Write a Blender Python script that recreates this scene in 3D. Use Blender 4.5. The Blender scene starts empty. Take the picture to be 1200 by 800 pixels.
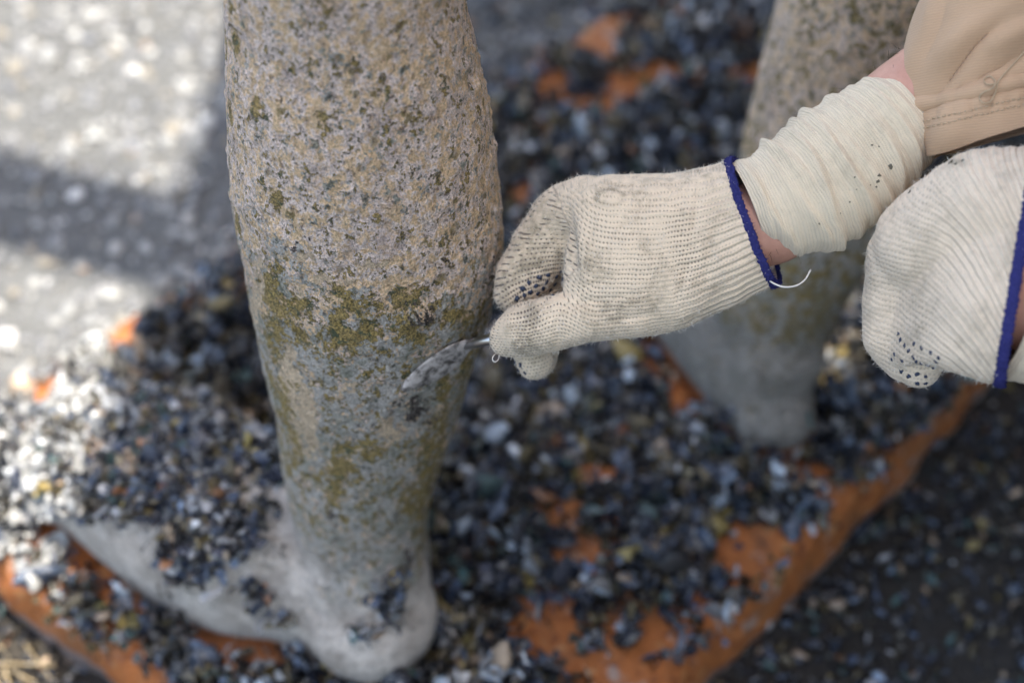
import bpy, bmesh, math, random
import numpy as np
from mathutils import Vector

# ------------------------------------------------------------------ camera, sky, sun, exposure
sc = bpy.context.scene
col = sc.collection
CAM = np.array((0.0, 0.0, 1.135))
FPX = 1700.0                                   # focal length in pixels of a 1200 px wide frame
S45 = math.sqrt(0.5)
R_ = np.array((1.0, 0, 0)); F_ = np.array((0, S45, -S45)); U_ = np.array((0, S45, S45))

cam_data = bpy.data.cameras.new("camera")
cam = bpy.data.objects.new("camera", cam_data); col.objects.link(cam)
cam.location = CAM; cam.rotation_euler = (math.radians(45), 0, 0)
cam_data.sensor_width = 36.0; cam_data.lens = 36.0 * FPX / 1200.0
cam_data.clip_start = 0.02; cam_data.clip_end = 200.0
cam_data.dof.use_dof = True
cam_data.dof.focus_distance = 0.945
cam_data.dof.aperture_fstop = 2.6
cam_data.dof.aperture_blades = 0
sc.camera = cam

SUN_EL = math.radians(75.0)
SUN_H = np.array((0.94, -0.342))               # horizontal direction towards the sun
SUN_DIR = np.array((SUN_H[0]*math.cos(SUN_EL), SUN_H[1]*math.cos(SUN_EL), math.sin(SUN_EL)))
world = bpy.data.worlds.new("World"); sc.world = world; world.use_nodes = True
wn = world.node_tree.nodes; wl = world.node_tree.links
bg = wn["Background"]
sky = wn.new("ShaderNodeTexSky"); sky.sky_type = 'NISHITA'; sky.sun_disc = False
sky.sun_elevation = SUN_EL; sky.sun_rotation = math.atan2(SUN_H[0], SUN_H[1])
sky.air_density = 1.0; sky.dust_density = 2.5; sky.ozone_density = 1.0
wl.new(sky.outputs[0], bg.inputs[0]); bg.inputs[1].default_value = 0.15

sun_data = bpy.data.lights.new("sun", 'SUN'); sun_data.energy = 3.3
sun_data.angle = math.radians(0.53); sun_data.color = (1.0, 0.975, 0.94)
sun = bpy.data.objects.new("sun", sun_data); col.objects.link(sun)
sun.rotation_euler = Vector(SUN_DIR).to_track_quat('Z', 'Y').to_euler()
sun.location = Vector(SUN_DIR) * 8

sc.view_settings.view_transform = 'Standard'; sc.view_settings.look = 'None'
sc.view_settings.gamma = 1.0; sc.view_settings.use_curve_mapping = False
sc.view_settings.exposure = 1.95
sc.view_settings.use_white_balance = True; sc.view_settings.white_balance_temperature = 7250; sc.view_settings.white_balance_tint = 10

# ------------------------------------------------------------------ helpers
rng = np.random.default_rng(7)
random.seed(7)

def P(x, y, d):
    """point of the place seen at photo pixel x, y at depth d metres"""
    return CAM + d * (F_ + (x-600)/FPX*R_ + (400-y)/FPX*U_)
def G(x, y, z=0.0):
    """point on the level z seen at photo pixel x, y"""
    dr = F_ + (x-600)/FPX*R_ + (400-y)/FPX*U_
    return CAM + dr * ((z-CAM[2])/dr[2])
def proj(p):
    q = np.asarray(p) - CAM
    d = q @ F_
    return 600 + FPX*(q @ R_)/d, 400 - FPX*(q @ U_)/d, d
def px2m(r, d): return r * d / FPX
def sm(a, b, x):
    t = np.clip((x-a)/(b-a), 0, 1); return t*t*(3-2*t)

def _hash(ix, iy, iz, seed):
    h = (ix.astype(np.int64)*374761393 + iy.astype(np.int64)*668265263 + iz.astype(np.int64)*2147483647 + seed*1274126177) & 0xFFFFFFFF
    h = ((h ^ (h >> 13)) * 1274126177) & 0xFFFFFFFF
    h = ((h ^ (h >> 16)) * 2246822519) & 0xFFFFFFFF
    h = h ^ (h >> 15)
    return (h & 0xFFFFFF) / float(0xFFFFFF)
def vnoise(p, scale, seed=0):
    q = p*scale; i = np.floor(q); f = q-i; f = f*f*(3-2*f); i = i.astype(np.int64)
    out = 0
    for dx in (0, 1):
        for dy in (0, 1):
            for dz in (0, 1):
                w = (f[:,0] if dx else 1-f[:,0])*(f[:,1] if dy else 1-f[:,1])*(f[:,2] if dz else 1-f[:,2])
                out = out + w*_hash(i[:,0]+dx, i[:,1]+dy, i[:,2]+dz, seed)
    return out*2-1
def fbm(p, scale, octv=4, seed=0, gain=.5):
    a, s, out, tot = 1., scale, 0, 0
    for k in range(octv):
        out = out + a*vnoise(p, s, seed+k*17); tot += a; a *= gain; s *= 2.03
    return out/tot
def worley(p, scale, seed=0):
    q = p*scale; i = np.floor(q).astype(np.int64)
    best = np.full(len(p), 9.); cid = np.zeros(len(p))
    for dx in (-1,0,1):
        for dy in (-1,0,1):
            for dz in (-1,0,1):
                c = i + np.array((dx,dy,dz))
                jx, jy, jz = (_hash(c[:,0],c[:,1],c[:,2],seed+k) for k in (1,2,3))
                d = (c[:,0]+jx-q[:,0])**2 + (c[:,1]+jy-q[:,1])**2 + (c[:,2]+jz-q[:,2])**2
                m = d < best
                best = np.where(m, d, best)
                cid = np.where(m, _hash(c[:,0],c[:,1],c[:,2],seed+9), cid)
    return np.sqrt(best), cid

def mesh_np(name, verts, faces, smooth=True):
    """faces: (n,3) or (n,4) array, or list of such arrays"""
    me = bpy.data.meshes.new(name)
    fl = faces if isinstance(faces, list) else [faces]
    fl = [np.asarray(f, np.int32) for f in fl if len(f)]
    verts = np.asarray(verts, np.float32)
    me.vertices.add(len(verts)); me.vertices.foreach_set("co", verts.ravel())
    nl = sum(f.size for f in fl); npol = sum(len(f) for f in fl)
    me.loops.add(nl); me.polygons.add(npol)
    me.loops.foreach_set("vertex_index", np.concatenate([f.ravel() for f in fl]))
    sizes = np.concatenate([np.full(len(f), f.shape[1], np.int32) for f in fl])
    me.polygons.foreach_set("loop_start", np.concatenate(([0], np.cumsum(sizes)[:-1])).astype(np.int32))
    me.polygons.foreach_set("use_smooth", np.full(npol, smooth, bool))
    me.update(calc_edges=True)
    return me
def add_obj(name, me, mat=None, parent=None):
    o = bpy.data.objects.new(name, me); col.objects.link(o)
    if mat is not None and me is not None:
        me.materials.clear(); me.materials.append(mat)
    if parent is not None: o.parent = parent
    return o
def tag(o, label=None, cat=None, group=None, kind=None):
    for k, v in (("label", label), ("category", cat), ("group", group), ("kind", kind)):
        if v: o[k] = v
    return o
def empty(name, loc=(0,0,0)):
    o = bpy.data.objects.new(name, None); col.objects.link(o); o.empty_display_size = .05
    return o
def put_attr(me, name, arr):
    arr = np.asarray(arr, np.float32)
    if arr.ndim == 1:
        a = me.attributes.new(name, 'FLOAT', 'POINT'); a.data.foreach_set("value", arr)
    elif arr.shape[1] == 3:
        a = me.attributes.new(name, 'FLOAT_VECTOR', 'POINT'); a.data.foreach_set("vector", arr.ravel())
    else:
        a = me.attributes.new(name, 'FLOAT_COLOR', 'POINT'); a.data.foreach_set("color", arr.ravel())
def get_co(me):
    a = np.empty(len(me.vertices)*3, np.float32); me.vertices.foreach_get("co", a); return a.reshape(-1,3).astype(np.float64)
def set_co(me, v):
    me.vertices.foreach_set("co", np.asarray(v, np.float32).ravel()); me.update()
def get_no(me):
    a = np.empty(len(me.vertices)*3, np.float32); me.vertices.foreach_get("normal", a); return a.reshape(-1,3).astype(np.float64)
def laplace(me, n, f=.5):
    e = np.empty(len(me.edges)*2, np.int32); me.edges.foreach_get("vertices", e); e = e.reshape(-1,2)
    v = get_co(me); N = len(v)
    deg = np.bincount(e.ravel(), minlength=N)
    for _ in range(n):
        s = np.empty_like(v)
        for k in range(3):
            s[:,k] = np.bincount(e[:,0], v[e[:,1],k], N) + np.bincount(e[:,1], v[e[:,0],k], N)
        v = v + f*(s/np.maximum(deg,1)[:,None] - v)
    set_co(me, v)
def catmull(rows, n):
    """rows (k,m) array -> smooth interpolation with n samples per span"""
    a = np.asarray(rows, float); a = np.vstack((2*a[0]-a[1], a, 2*a[-1]-a[-2])); out = []
    for i in range(1, len(a)-2):
        t = np.linspace(0, 1, n, endpoint=False)[:,None]
        p0,p1,p2,p3 = a[i-1],a[i],a[i+1],a[i+2]
        out.append(.5*((2*p1)+(-p0+p2)*t+(2*p0-5*p1+4*p2-p3)*t*t+(-p0+3*p1-3*p2+p3)*t**3))
    out.append(a[-2][None,:]); return np.vstack(out)
def grid_faces(nr, ns, closed=True):
    i = np.arange(nr-1)[:,None]; j = np.arange(ns if closed else ns-1)[None,:]
    jn = (j+1) % ns
    return np.stack((i*ns+j, i*ns+jn, (i+1)*ns+jn, (i+1)*ns+j), -1).reshape(-1,4)
def loft(cent, A, B, ns=48, caps=True, expo=2.0):
    """rings cent + A cos + B sin (superellipse); arrays (n,3)"""
    th = np.linspace(0, 2*math.pi, ns, endpoint=False)
    c, s = np.cos(th), np.sin(th)
    c = np.sign(c)*np.abs(c)**(2/expo); s = np.sign(s)*np.abs(s)**(2/expo)
    v = cent[:,None,:] + A[:,None,:]*c[None,:,None] + B[:,None,:]*s[None,:,None]
    nr = len(cent); v = v.reshape(-1,3); q = grid_faces(nr, ns)
    fl = [q]
    if caps:
        k = len(v); v = np.vstack((v, cent[0], cent[-1])); j = np.arange(ns)
        t1 = np.stack((np.full(ns,k), (j+1)%ns, j), -1)
        t2 = np.stack((np.full(ns,k+1), (nr-1)*ns+j, (nr-1)*ns+(j+1)%ns), -1)
        fl.append(np.vstack((t1,t2)))
    return v, fl
def ico(sub=2):
    bm = bmesh.new(); bmesh.ops.create_icosphere(bm, subdivisions=sub, radius=1)
    v = np.array([x.co[:] for x in bm.verts]); f = np.array([[y.index for y in x.verts] for x in bm.faces]); bm.free(); return v, f
ICO_V, ICO_F = ico(3)
class Soup:
    """closed overlapping shells that are fused into one continuous surface"""
    def __init__(s): s.v = []; s.f = []; s.n = 0
    def add(s, v, fl):
        for f in fl:
            f = np.asarray(f)
            if f.shape[1] == 4: f = np.vstack((f[:,[0,1,2]], f[:,[0,2,3]]))
            s.f.append(f+s.n)
        s.v.append(v); s.n += len(v)
    def ball(s, c, r): s.add(np.asarray(c) + ICO_V*np.asarray(r), [ICO_F])
    def chain(s, pts):
        """pts: (point, radius) -> overlapping balls"""
        for (a, ra), (b, rb) in zip(pts[:-1], pts[1:]):
            a, b = np.asarray(a), np.asarray(b); L = np.linalg.norm(b-a)
            n = max(2, int(L/(min(ra,rb)*.18)))
            for t in np.linspace(0, 1, n): s.ball(a+(b-a)*t, ra+(rb-ra)*t)
    def fuse(s, name, voxel, smooth):
        me = mesh_np("tmp", np.vstack(s.v), np.vstack(s.f))
        o = bpy.data.objects.new("tmp", me); col.objects.link(o)
        m = o.modifiers.new("r", 'REMESH'); m.mode = 'VOXEL'; m.voxel_size = voxel; m.use_smooth_shade = True
        dg = bpy.context.evaluated_depsgraph_get()
        out = bpy.data.meshes.new_from_object(o.evaluated_get(dg)); out.name = name
        bpy.data.objects.remove(o); bpy.data.meshes.remove(me)
        laplace(out, smooth)
        return out
def tube(pts, r, ns=8):
    pts = np.asarray(pts, float); n = len(pts)
    t = np.gradient(pts, axis=0); t /= np.linalg.norm(t, axis=1)[:,None]+1e-12
    up = np.array((.31,.22,.92)); a = np.cross(t, up); a /= np.linalg.norm(a,axis=1)[:,None]+1e-12; b = np.cross(t, a)
    r = np.broadcast_to(np.asarray(r, float), (n,))[:,None]
    return loft(pts, a*r, b*r, ns)
def join(parts):
    vs, fs, n = [], [], 0
    for v, fl in parts:
        for f in fl: fs.append(np.asarray(f)+n)
        vs.append(v); n += len(v)
    q = [f for f in fs if f.shape[1]==4]; t = [f for f in fs if f.shape[1]==3]
    out = []
    if q: out.append(np.vstack(q))
    if t: out.append(np.vstack(t))
    return np.vstack(vs), out
def in_poly(x, y, poly):
    inside = np.zeros(len(x), bool); n = len(poly)
    for i in range(n):
        (x1,y1),(x2,y2) = poly[i], poly[(i+1)%n]
        c = ((y1 > y) != (y2 > y)) & (x < (x2-x1)*(y-y1)/((y2-y1)+1e-9)+x1)
        inside ^= c
    return inside

# ------------------------------------------------------------------ materials
class NT:
    def __init__(s, name):
        s.m = bpy.data.materials.new(name); s.m.use_nodes = True
        s.t = s.m.node_tree; s.n = s.t.nodes; s.l = s.t.links
        s.bsdf = s.n["Principled BSDF"]; s._obj = None
    def link(s, a, b): s.l.new(a, b)
    def _in(s, sock, v):
        if v is None: return
        if hasattr(v, "is_output"): s.l.new(v, sock)
        else:
            if isinstance(v, (tuple, list)) and len(v) == 3 and sock.type == 'RGBA': v = (*v, 1)
            sock.default_value = v
    def coord(s):
        if s._obj is None: s._obj = s.n.new("ShaderNodeTexCoord").outputs["Object"]
        return s._obj
    def noise(s, scale, detail=3, rough=.55, vec=None, dist=0.0, color=False):
        n = s.n.new("ShaderNodeTexNoise"); s._in(n.inputs["Vector"], vec or s.coord())
        n.inputs["Scale"].default_value = scale; n.inputs["Detail"].default_value = detail
        n.inputs["Roughness"].default_value = rough; n.inputs["Distortion"].default_value = dist
        return n.outputs["Color" if color else "Fac"]
    def voro(s, scale, feature='F1', out="Distance", vec=None, rand=1.0):
        n = s.n.new("ShaderNodeTexVoronoi"); n.feature = feature; s._in(n.inputs["Vector"], vec or s.coord())
        n.inputs["Scale"].default_value = scale; n.inputs["Randomness"].default_value = rand
        return n.outputs[out]
    def math(s, op, a, b=None, c=None, clamp=False):
        n = s.n.new("ShaderNodeMath"); n.operation = op; n.use_clamp = clamp
        s._in(n.inputs[0], a); s._in(n.inputs[1], b); s._in(n.inputs[2], c); return n.outputs[0]
    def step(s, x, a, b, lo=0., hi=1.):
        n = s.n.new("ShaderNodeMapRange"); n.interpolation_type = 'SMOOTHSTEP'; s._in(n.inputs[0], x)
        n.inputs[1].default_value = a; n.inputs[2].default_value = b; n.inputs[3].default_value = lo; n.inputs[4].default_value = hi
        return n.outputs[0]
    def mix(s, f, a, b, mode='MIX'):
        n = s.n.new("ShaderNodeMix"); n.data_type = 'RGBA'; n.blend_type = mode; n.clamp_factor = True
        s._in(n.inputs[0], f); s._in(n.inputs[6], a); s._in(n.inputs[7], b); return n.outputs[2]
    def attr(s, name, out="Color"):
        n = s.n.new("ShaderNodeAttribute"); n.attribute_name = name; return n.outputs[out]
    def sep(s, c):
        n = s.n.new("ShaderNodeSeparateColor"); s._in(n.inputs[0], c); return n.outputs
    def sepv(s, c):
        n = s.n.new("ShaderNodeSeparateXYZ"); s._in(n.inputs[0], c); return n.outputs
    def bump(s, h, strength=.5, dist=.001, nrm=None):
        n = s.n.new("ShaderNodeBump"); n.inputs["Strength"].default_value = strength; n.inputs["Distance"].default_value = dist
        s._in(n.inputs["Height"], h); s._in(n.inputs["Normal"], nrm); return n.outputs[0]
    def map(s, scale, vec=None, rot=(0,0,0)):
        n = s.n.new("ShaderNodeMapping"); s._in(n.inputs["Vector"], vec or s.coord()); n.inputs["Scale"].default_value = scale
        n.inputs["Rotation"].default_value = rot; return n.outputs[0]
    def out(s, color, rough=.8, normal=None, spec=.5, metal=None, sss=None):
        b = s.bsdf; s._in(b.inputs["Base Color"], color); s._in(b.inputs["Roughness"], rough)
        s._in(b.inputs["Normal"], normal); s._in(b.inputs["Specular IOR Level"], spec); s._in(b.inputs["Metallic"], metal)
        return s.m

def mat_statue():
    t = NT("encrusted_stone")
    m1 = t.sep(t.attr("zone_a")); al = t.attr("zone_a", "Alpha"); m2 = t.sep(t.attr("zone_b"))
    wv = t.n.new("ShaderNodeVectorMath"); wv.operation = 'MULTIPLY_ADD'
    t._in(wv.inputs[0], t.noise(150, 3, .6, color=True)); wv.inputs[1].default_value = (.012,.012,.012); t._in(wv.inputs[2], t.coord()); warp = wv.outputs[0]
    n_big = t.noise(22, 6, .7); n_mid = t.noise(80, 7, .66); n_fine = t.noise(300, 5, .68); n_vf = t.noise(620, 5, .75)
    n_mid2 = t.noise(105, 6, .62, vec=t.map((1,1,.8), rot=(.5,.2,.9))); n_c = t.noise(150, 6, .66, vec=t.map((1,1,1), rot=(1.1,.4,.2)))
    n_low = t.noise(30, 5, .65, vec=t.map((1,1,.7), rot=(.2,1.0,.6))); n_pit = t.noise(240, 5, .62, vec=t.map((1,1,.85), rot=(.7,.1,1.3)))
    grain = t.step(n_vf, .34, .66, .74, 1.55)
    # upper, worn crust: sand, pink-white, olive and dark specks
    sand = t.mix(n_fine, (.58,.39,.215), (.84,.64,.42))
    pale = t.mix(n_fine, (.64,.50,.44), (.88,.77,.70))
    up = t.mix(t.step(t.math('ADD', n_mid2, t.math('MULTIPLY', t.math('SUBTRACT', n_fine, .5), .6)), .42, .54), sand, pale)
    up = t.mix(t.math('MULTIPLY', t.step(n_low, .52, .66), .45), up, t.mix(n_fine, (.27,.195,.185), (.56,.46,.44)))
    v1 = t.voro(105, vec=warp); vs = t.sep(t.voro(105, out="Color", vec=warp))
    rad = t.math('MULTIPLY_ADD', vs[1], .42, .10)
    spot = t.math('MULTIPLY', t.step(t.math('SUBTRACT', v1, rad), .06, -.10), t.step(vs[0], .57, .61))
    clus = t.step(t.noise(26, 4, .6, vec=t.map((1,1,.6), rot=(.9,.2,.3))), .42, .60, .12, 1.0)
    up = t.mix(t.math('MULTIPLY', t.math('MULTIPLY', spot, clus), .85), up, t.mix(n_fine, (.075,.07,.025), (.30,.225,.08)))
    up = t.mix(t.math('MULTIPLY', t.step(n_mid, .61, .69), .75), up, t.mix(n_fine, (.10,.085,.04), (.27,.21,.10)))
    up = t.mix(t.math('MULTIPLY', t.math('MULTIPLY', t.step(n_pit, .605, .65), clus), .9), up, t.mix(n_vf, (.06,.048,.042), (.28,.195,.175)))
    # grey clay
    gr = t.mix(n_fine, (.28,.265,.24), (.64,.61,.56))
    gr = t.mix(t.step(n_mid, .59, .68), gr, (.11,.12,.095))
    gr = t.mix(t.step(n_c, .57, .64), gr, (.46,.40,.32)); gr = t.mix(t.step(n_mid2, .40, .33, 0, .6), gr, (.09,.10,.07)); gr = t.mix(t.step(n_mid2, .58, .66, 0, .45), gr, (.24,.20,.09)); gr = t.mix(t.step(n_low, .45, .60, 0, .55), gr, (.24,.25,.19))
    gr = t.mix(t.math('MULTIPLY', t.step(n_pit, .61, .67), .8), gr, (.05,.05,.045))
    gn = t.math('ADD', m1[0], t.math('MULTIPLY', t.math('SUBTRACT', t.math('ADD', n_mid, t.math('MULTIPLY', n_fine, .8)), .90), 8.0))
    Mg = t.step(gn, -.06, .06)
    c = t.mix(Mg, up, gr)
    # ochre algae
    on = t.math('ADD', m1[1], t.math('MULTIPLY', t.math('SUBTRACT', t.math('ADD', n_mid2, t.math('MULTIPLY', n_fine, .8)), .91), 6.5))
    Mo = t.step(on, -.10, .14)
    och = t.mix(t.step(n_vf, .34, .62), (.075,.065,.02), (.40,.28,.085))
    och = t.mix(t.step(n_c, .54, .62), och, (.060,.085,.045))
    c = t.mix(t.math('MULTIPLY', Mo, .92), c, och)
    # beige flakes
    bn = t.math('ADD', m1[2], t.math('MULTIPLY', t.math('SUBTRACT', t.math('ADD', n_c, t.math('MULTIPLY', n_fine, .5)), .77), 5.0))
    Mb = t.step(bn, -.05, .05)
    c = t.mix(Mb, c, t.mix(n_fine, (.50,.37,.235), (.76,.62,.45)))
    # clean pale clay on the foot
    cn = t.math('ADD', m2[0], t.math('MULTIPLY', t.math('SUBTRACT', t.math('ADD', n_mid, n_big), 1.0), 3.2))
    Mc = t.step(cn, -.35, .35)
    clay = t.mix(t.step(n_big, .36, .64), (.34,.30,.26), (.60,.55,.49))
    clay = t.mix(t.step(n_fine, .56, .68), clay, (.22,.205,.19)); clay = t.mix(t.step(n_mid, .57, .66, 0, .75), clay, (.20,.185,.155)); clay = t.mix(t.step(n_c, .60, .68, 0, .85), clay, (.10,.095,.08))
    c = t.mix(Mc, c, clay)
    # dark crust
    dn = t.math('ADD', al, t.math('MULTIPLY', t.math('SUBTRACT', t.math('ADD', n_mid2, t.math('MULTIPLY', n_fine, .9)), .97), 6.0))
    Md = t.step(dn, -.12, .12)
    c = t.mix(t.math('MULTIPLY', m2[2], t.step(n_big, .3, .6, .45, .85)), c, (.14,.133,.12))  # far foot darkened in colour, standing in for shade on it
    c = t.mix(Md, c, t.mix(t.step(n_vf, .40, .64), (.022,.020,.018), (.20,.165,.145)))
    # rust-coloured sediment line at the sole
    c = t.mix(t.step(t.math('ADD', m2[1], t.math('MULTIPLY', t.math('SUBTRACT', n_mid, .5), 1.0)), -.1, .2), c, (.40,.14,.045))
    gm = t.n.new("ShaderNodeVectorMath"); gm.operation = 'SCALE'; t._in(gm.inputs[0], c); t._in(gm.inputs[3], t.math('ADD', t.math('MULTIPLY', t.math('SUBTRACT', grain, 1.0), t.math('SUBTRACT', 1.0, t.math('MULTIPLY', Mc, .6))), 1.0))
    c = gm.outputs[0]
    h = t.math('ADD', t.math('MULTIPLY', n_mid, .8), t.math('MULTIPLY', n_fine, .9))
    h = t.math('ADD', h, t.math('MULTIPLY', n_vf, .55))
    h = t.math('SUBTRACT', h, t.math('MULTIPLY', Mg, .30))
    h = t.math('SUBTRACT', h, t.math('MULTIPLY', t.step(n_pit, .55, .66), .45))
    h = t.math('ADD', h, t.math('MULTIPLY', Mo, .26)); h = t.math('ADD', h, t.math('MULTIPLY', Mb, .34)); h = t.math('ADD', h, t.math('MULTIPLY', Md, .3))
    soft = t.math('SUBTRACT', 1.0, t.math('MULTIPLY', Mc, .55))
    h = t.math('MULTIPLY', h, soft)
    return t.out(c, .82, t.bump(h, 1.0, .0055), spec=.3)

def mat_plinth():
    t = NT("terracotta_slab")
    n1 = t.noise(9, 5, .6); n2 = t.noise(60, 4, .6); n3 = t.noise(240, 3, .6)
    c = t.mix(n1, (.29,.090,.025), (.47,.165,.048))
    c = t.mix(t.step(n2, .56, .70), c, (.48,.24,.10)); c = t.mix(t.step(n2, .46, .34, 0, .8), c, (.15,.045,.018)); c = t.mix(t.step(n1, .50, .62, 0, .6), c, (.17,.085,.045)); c = t.mix(t.step(n3, .58, .68, 0, .7), c, (.12,.06,.035))
    c = t.mix(t.math('MULTIPLY', t.step(t.noise(28, 5, .7, vec=t.map((1,1,1), rot=(.3,.8,.1))), .56, .66), .75), c, (.36,.31,.27))
    sl = t.attr('fines_shade','Fac')  # dark fines; the near-black also paints shade in gaps between shells
    c = t.mix(t.step(t.math('ADD', sl, t.math('MULTIPLY', t.math('SUBTRACT', n2, .5), 1.2)), .40, .62), c, t.mix(n3, (.012,.011,.010), (.075,.065,.052)))
    z = t.sepv(t.coord())[2]
    low = t.step(t.math('ADD', z, t.math('MULTIPLY', t.math('SUBTRACT', n2, .5), .02)), -.066, -.080)
    c = t.mix(t.math('MULTIPLY', low, .85), c, (.30,.27,.25))
    h = t.math('ADD', n2, t.math('MULTIPLY', n3, .5))
    return t.out(c, .7, t.bump(h, .9, .006), spec=.3)

def mat_shell(use_object):
    t = NT("mussel_shell_loose" if use_object else "mussel_shell_crust")
    if use_object:
        n = t.n.new("ShaderNodeObjectInfo"); base = n.outputs["Color"]
    else: base = t.attr("tint")
    n1 = t.noise(230, 4, .65)
    c = t.mix(t.step(n1, .50, .68), base, t.mix(.5, base, (.30,.28,.22)))
    c = t.mix(t.step(n1, .46, .30), c, t.mix(.6, base, (.02,.02,.022)))
    return t.out(c, t.step(n1, .3, .7, .12, .36), t.bump(n1, .6, .0018), spec=.5)

def mat_ground():
    t = NT("silt_ground")
    n1 = t.noise(3.0, 5, .6); n2 = t.noise(26, 5, .65); n3 = t.noise(160, 4, .7)
    c = t.mix(n2, (.075,.078,.078), (.14,.143,.142))
    c = t.mix(t.step(n1, .50, .62), c, t.mix(n2, (.10,.104,.104), (.17,.174,.172)))
    c = t.mix(t.step(n3, .58, .70), c, (.30,.30,.29)); c = t.mix(t.step(n3, .42, .30), c, (.07,.068,.062))
    shaded_earth = t.attr("shaded_earth", "Fac")
    c = t.mix(shaded_earth, c, t.mix(n3, (.014,.012,.010), (.06,.052,.043)))
    return t.out(c, .9, t.bump(t.math('ADD', n2, n3), .8, .008), spec=.25)

def mat_rough_tint(name, rough=.75, spec=.4):
    t = NT(name); c = t.attr("tint"); n = t.noise(300, 3, .6)
    c = t.mix(t.step(n, .45, .7), c, t.mix(.35, c, (.6,.58,.52)))
    return t.out(c, rough, t.bump(n, .4, .001), spec=spec)

def mat_knit(name, base, row, stitch, dirt=.5, hole=.85, relief=.8):
    """stitches follow the stored knit coordinates (metres along / across the rows)"""
    t = NT(name)
    k = t.sepv(t.attr("knit", "Vector")); rib = t.attr("rib", "Fac"); soil = t.attr("soil", "Fac")
    wob = t.noise(90, 2, .5, color=True); wv = t.sep(wob)
    u = t.math('ADD', k[0], t.math('MULTIPLY', t.math('SUBTRACT', wv[0], .5), .0030))
    v = t.math('ADD', k[1], t.math('MULTIPLY', t.math('SUBTRACT', wv[1], .5), .0030))
    r = t.math('DIVIDE', v, row); ri = t.math('FLOOR', t.math('ADD', r, .5))
    off = t.math('FRACT', t.math('MULTIPLY', ri, .37))
    a = t.math('COSINE', t.math('MULTIPLY', r, 2*math.pi))
    cc = t.math('COSINE', t.math('MULTIPLY', t.math('ADD', t.math('DIVIDE', u, stitch), off), 2*math.pi))
    n_h = t.noise(700, 2, .5); n_area = t.noise(45, 3, .5)
    open_ = t.math('ADD', t.math('MULTIPLY', a, .62), t.math('MULTIPLY', cc, .38))
    open_ = t.math('ADD', open_, t.math('MULTIPLY', t.math('SUBTRACT', n_area, .5), 1.5))
    open_ = t.math('ADD', open_, t.math('MULTIPLY', t.math('SUBTRACT', n_h, .5), .7))
    H = t.step(open_, .50, .80)
    fib = t.noise(1.0, 3, .7, vec=t.map((900,900,2400)))
    n1 = t.noise(30, 5, .65); n2 = t.noise(170, 4, .7)
    c = t.mix(fib, tuple(x*.82 for x in base), tuple(min(x*1.12,.85) for x in base))
    open_a = t.attr('open','Fac')
    H = t.math('MULTIPLY', H, open_a)
    stain = t.math('MULTIPLY', t.step(t.math('ADD', t.math('MULTIPLY', n1, .75), t.math('MULTIPLY', n2, .35)), .50, .78), dirt)
    stain = t.math('ADD', stain, t.math('MULTIPLY', soil, t.step(t.math('ADD', n2, n1), .7, 1.2, .35, 1.0)), clamp=True)
    c = t.mix(stain, c, (.25,.205,.135))
    c = t.mix(t.step(t.noise(120, 4, .7, vec=t.map((1,1,1), rot=(.9,.3,.5))), .70, .76, 0, .75), c, (.15,.14,.11))
    c = t.mix(t.math('MULTIPLY', H, hole), c, (.10,.075,.055))
    ribw = t.math('MULTIPLY', t.math('COSINE', t.math('MULTIPLY', t.math('DIVIDE', v, row*1.9), 2*math.pi)), t.math('MULTIPLY', rib, 1.3))
    h = t.math('SUBTRACT', t.math('MULTIPLY', a, -.20), t.math('MULTIPLY', H, .9))
    h = t.math('ADD', h, t.math('MULTIPLY', fib, .55)); h = t.math('ADD', h, t.math('MULTIPLY', n_h, .4)); h = t.math('ADD', h, ribw)
    t.bsdf.inputs["Sheen Weight"].default_value = .25; t.bsdf.inputs["Sheen Roughness"].default_value = .6
    return t.out(c, .95, t.bump(h, relief, .0011), spec=.12)

def mat_fibre(name, c): 
    t = NT(name); return t.out(t.mix(t.noise(200,2), tuple(x*.8 for x in c), c), .95, spec=.1)

def mat_skin():
    t = NT("skin"); n1 = t.noise(70, 6, .7); n2 = t.noise(420, 4, .7)
    c = t.mix(n1, (.36,.155,.10), (.64,.36,.265)); c = t.mix(t.step(n2, .6, .75), c, (.40,.17,.13))
    t.bsdf.inputs["Subsurface Weight"].default_value = .12; t.bsdf.inputs["Subsurface Radius"].default_value = (.006,.002,.001)
    t.bsdf.inputs["Subsurface Scale"].default_value = 1.0
    return t.out(c, .5, t.bump(n2, .35, .0006), spec=.4)

def mat_cloth(name, base, k=1):
    t = NT(name)
    w = t.n.new("ShaderNodeTexWave"); t._in(w.inputs["Vector"], t.map((1,1,1), rot=(.72,.1,.0))); w.bands_direction = 'Z'
    w.inputs["Scale"].default_value = 190; w.inputs["Distortion"].default_value = 1.2; w.inputs["Detail"].default_value = 2
    n1 = t.noise(14, 4, .6); n2 = t.noise(900, 2, .6); n3 = t.noise(80, 4, .7)
    c = t.mix(n1, tuple(x*.86 for x in base), tuple(x*1.1 for x in base))
    c = t.mix(t.math('MULTIPLY', w.outputs["Fac"], .22), c, tuple(x*.62 for x in base))
    c = t.mix(t.step(n3, .64, .76, 0, .35), c, tuple(x*.6 for x in base))
    h = t.math('ADD', t.math('MULTIPLY', w.outputs["Fac"], .6), t.math('MULTIPLY', n2, .4))
    t.bsdf.inputs["Sheen Weight"].default_value = .15
    return t.out(c, .9, t.bump(h, .4, .0006), spec=.15)

def mat_plain(name, c, rough=.6, spec=.4, var=.2, scale=80, bump=.3, metal=0):
    t = NT(name); n = t.noise(scale, 4, .6)
    cc = t.mix(n, tuple(x*(1-var) for x in c), tuple(x*(1+var) for x in c))
    return t.out(cc, rough, t.bump(n, bump, .001), spec=spec, metal=metal)

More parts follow.
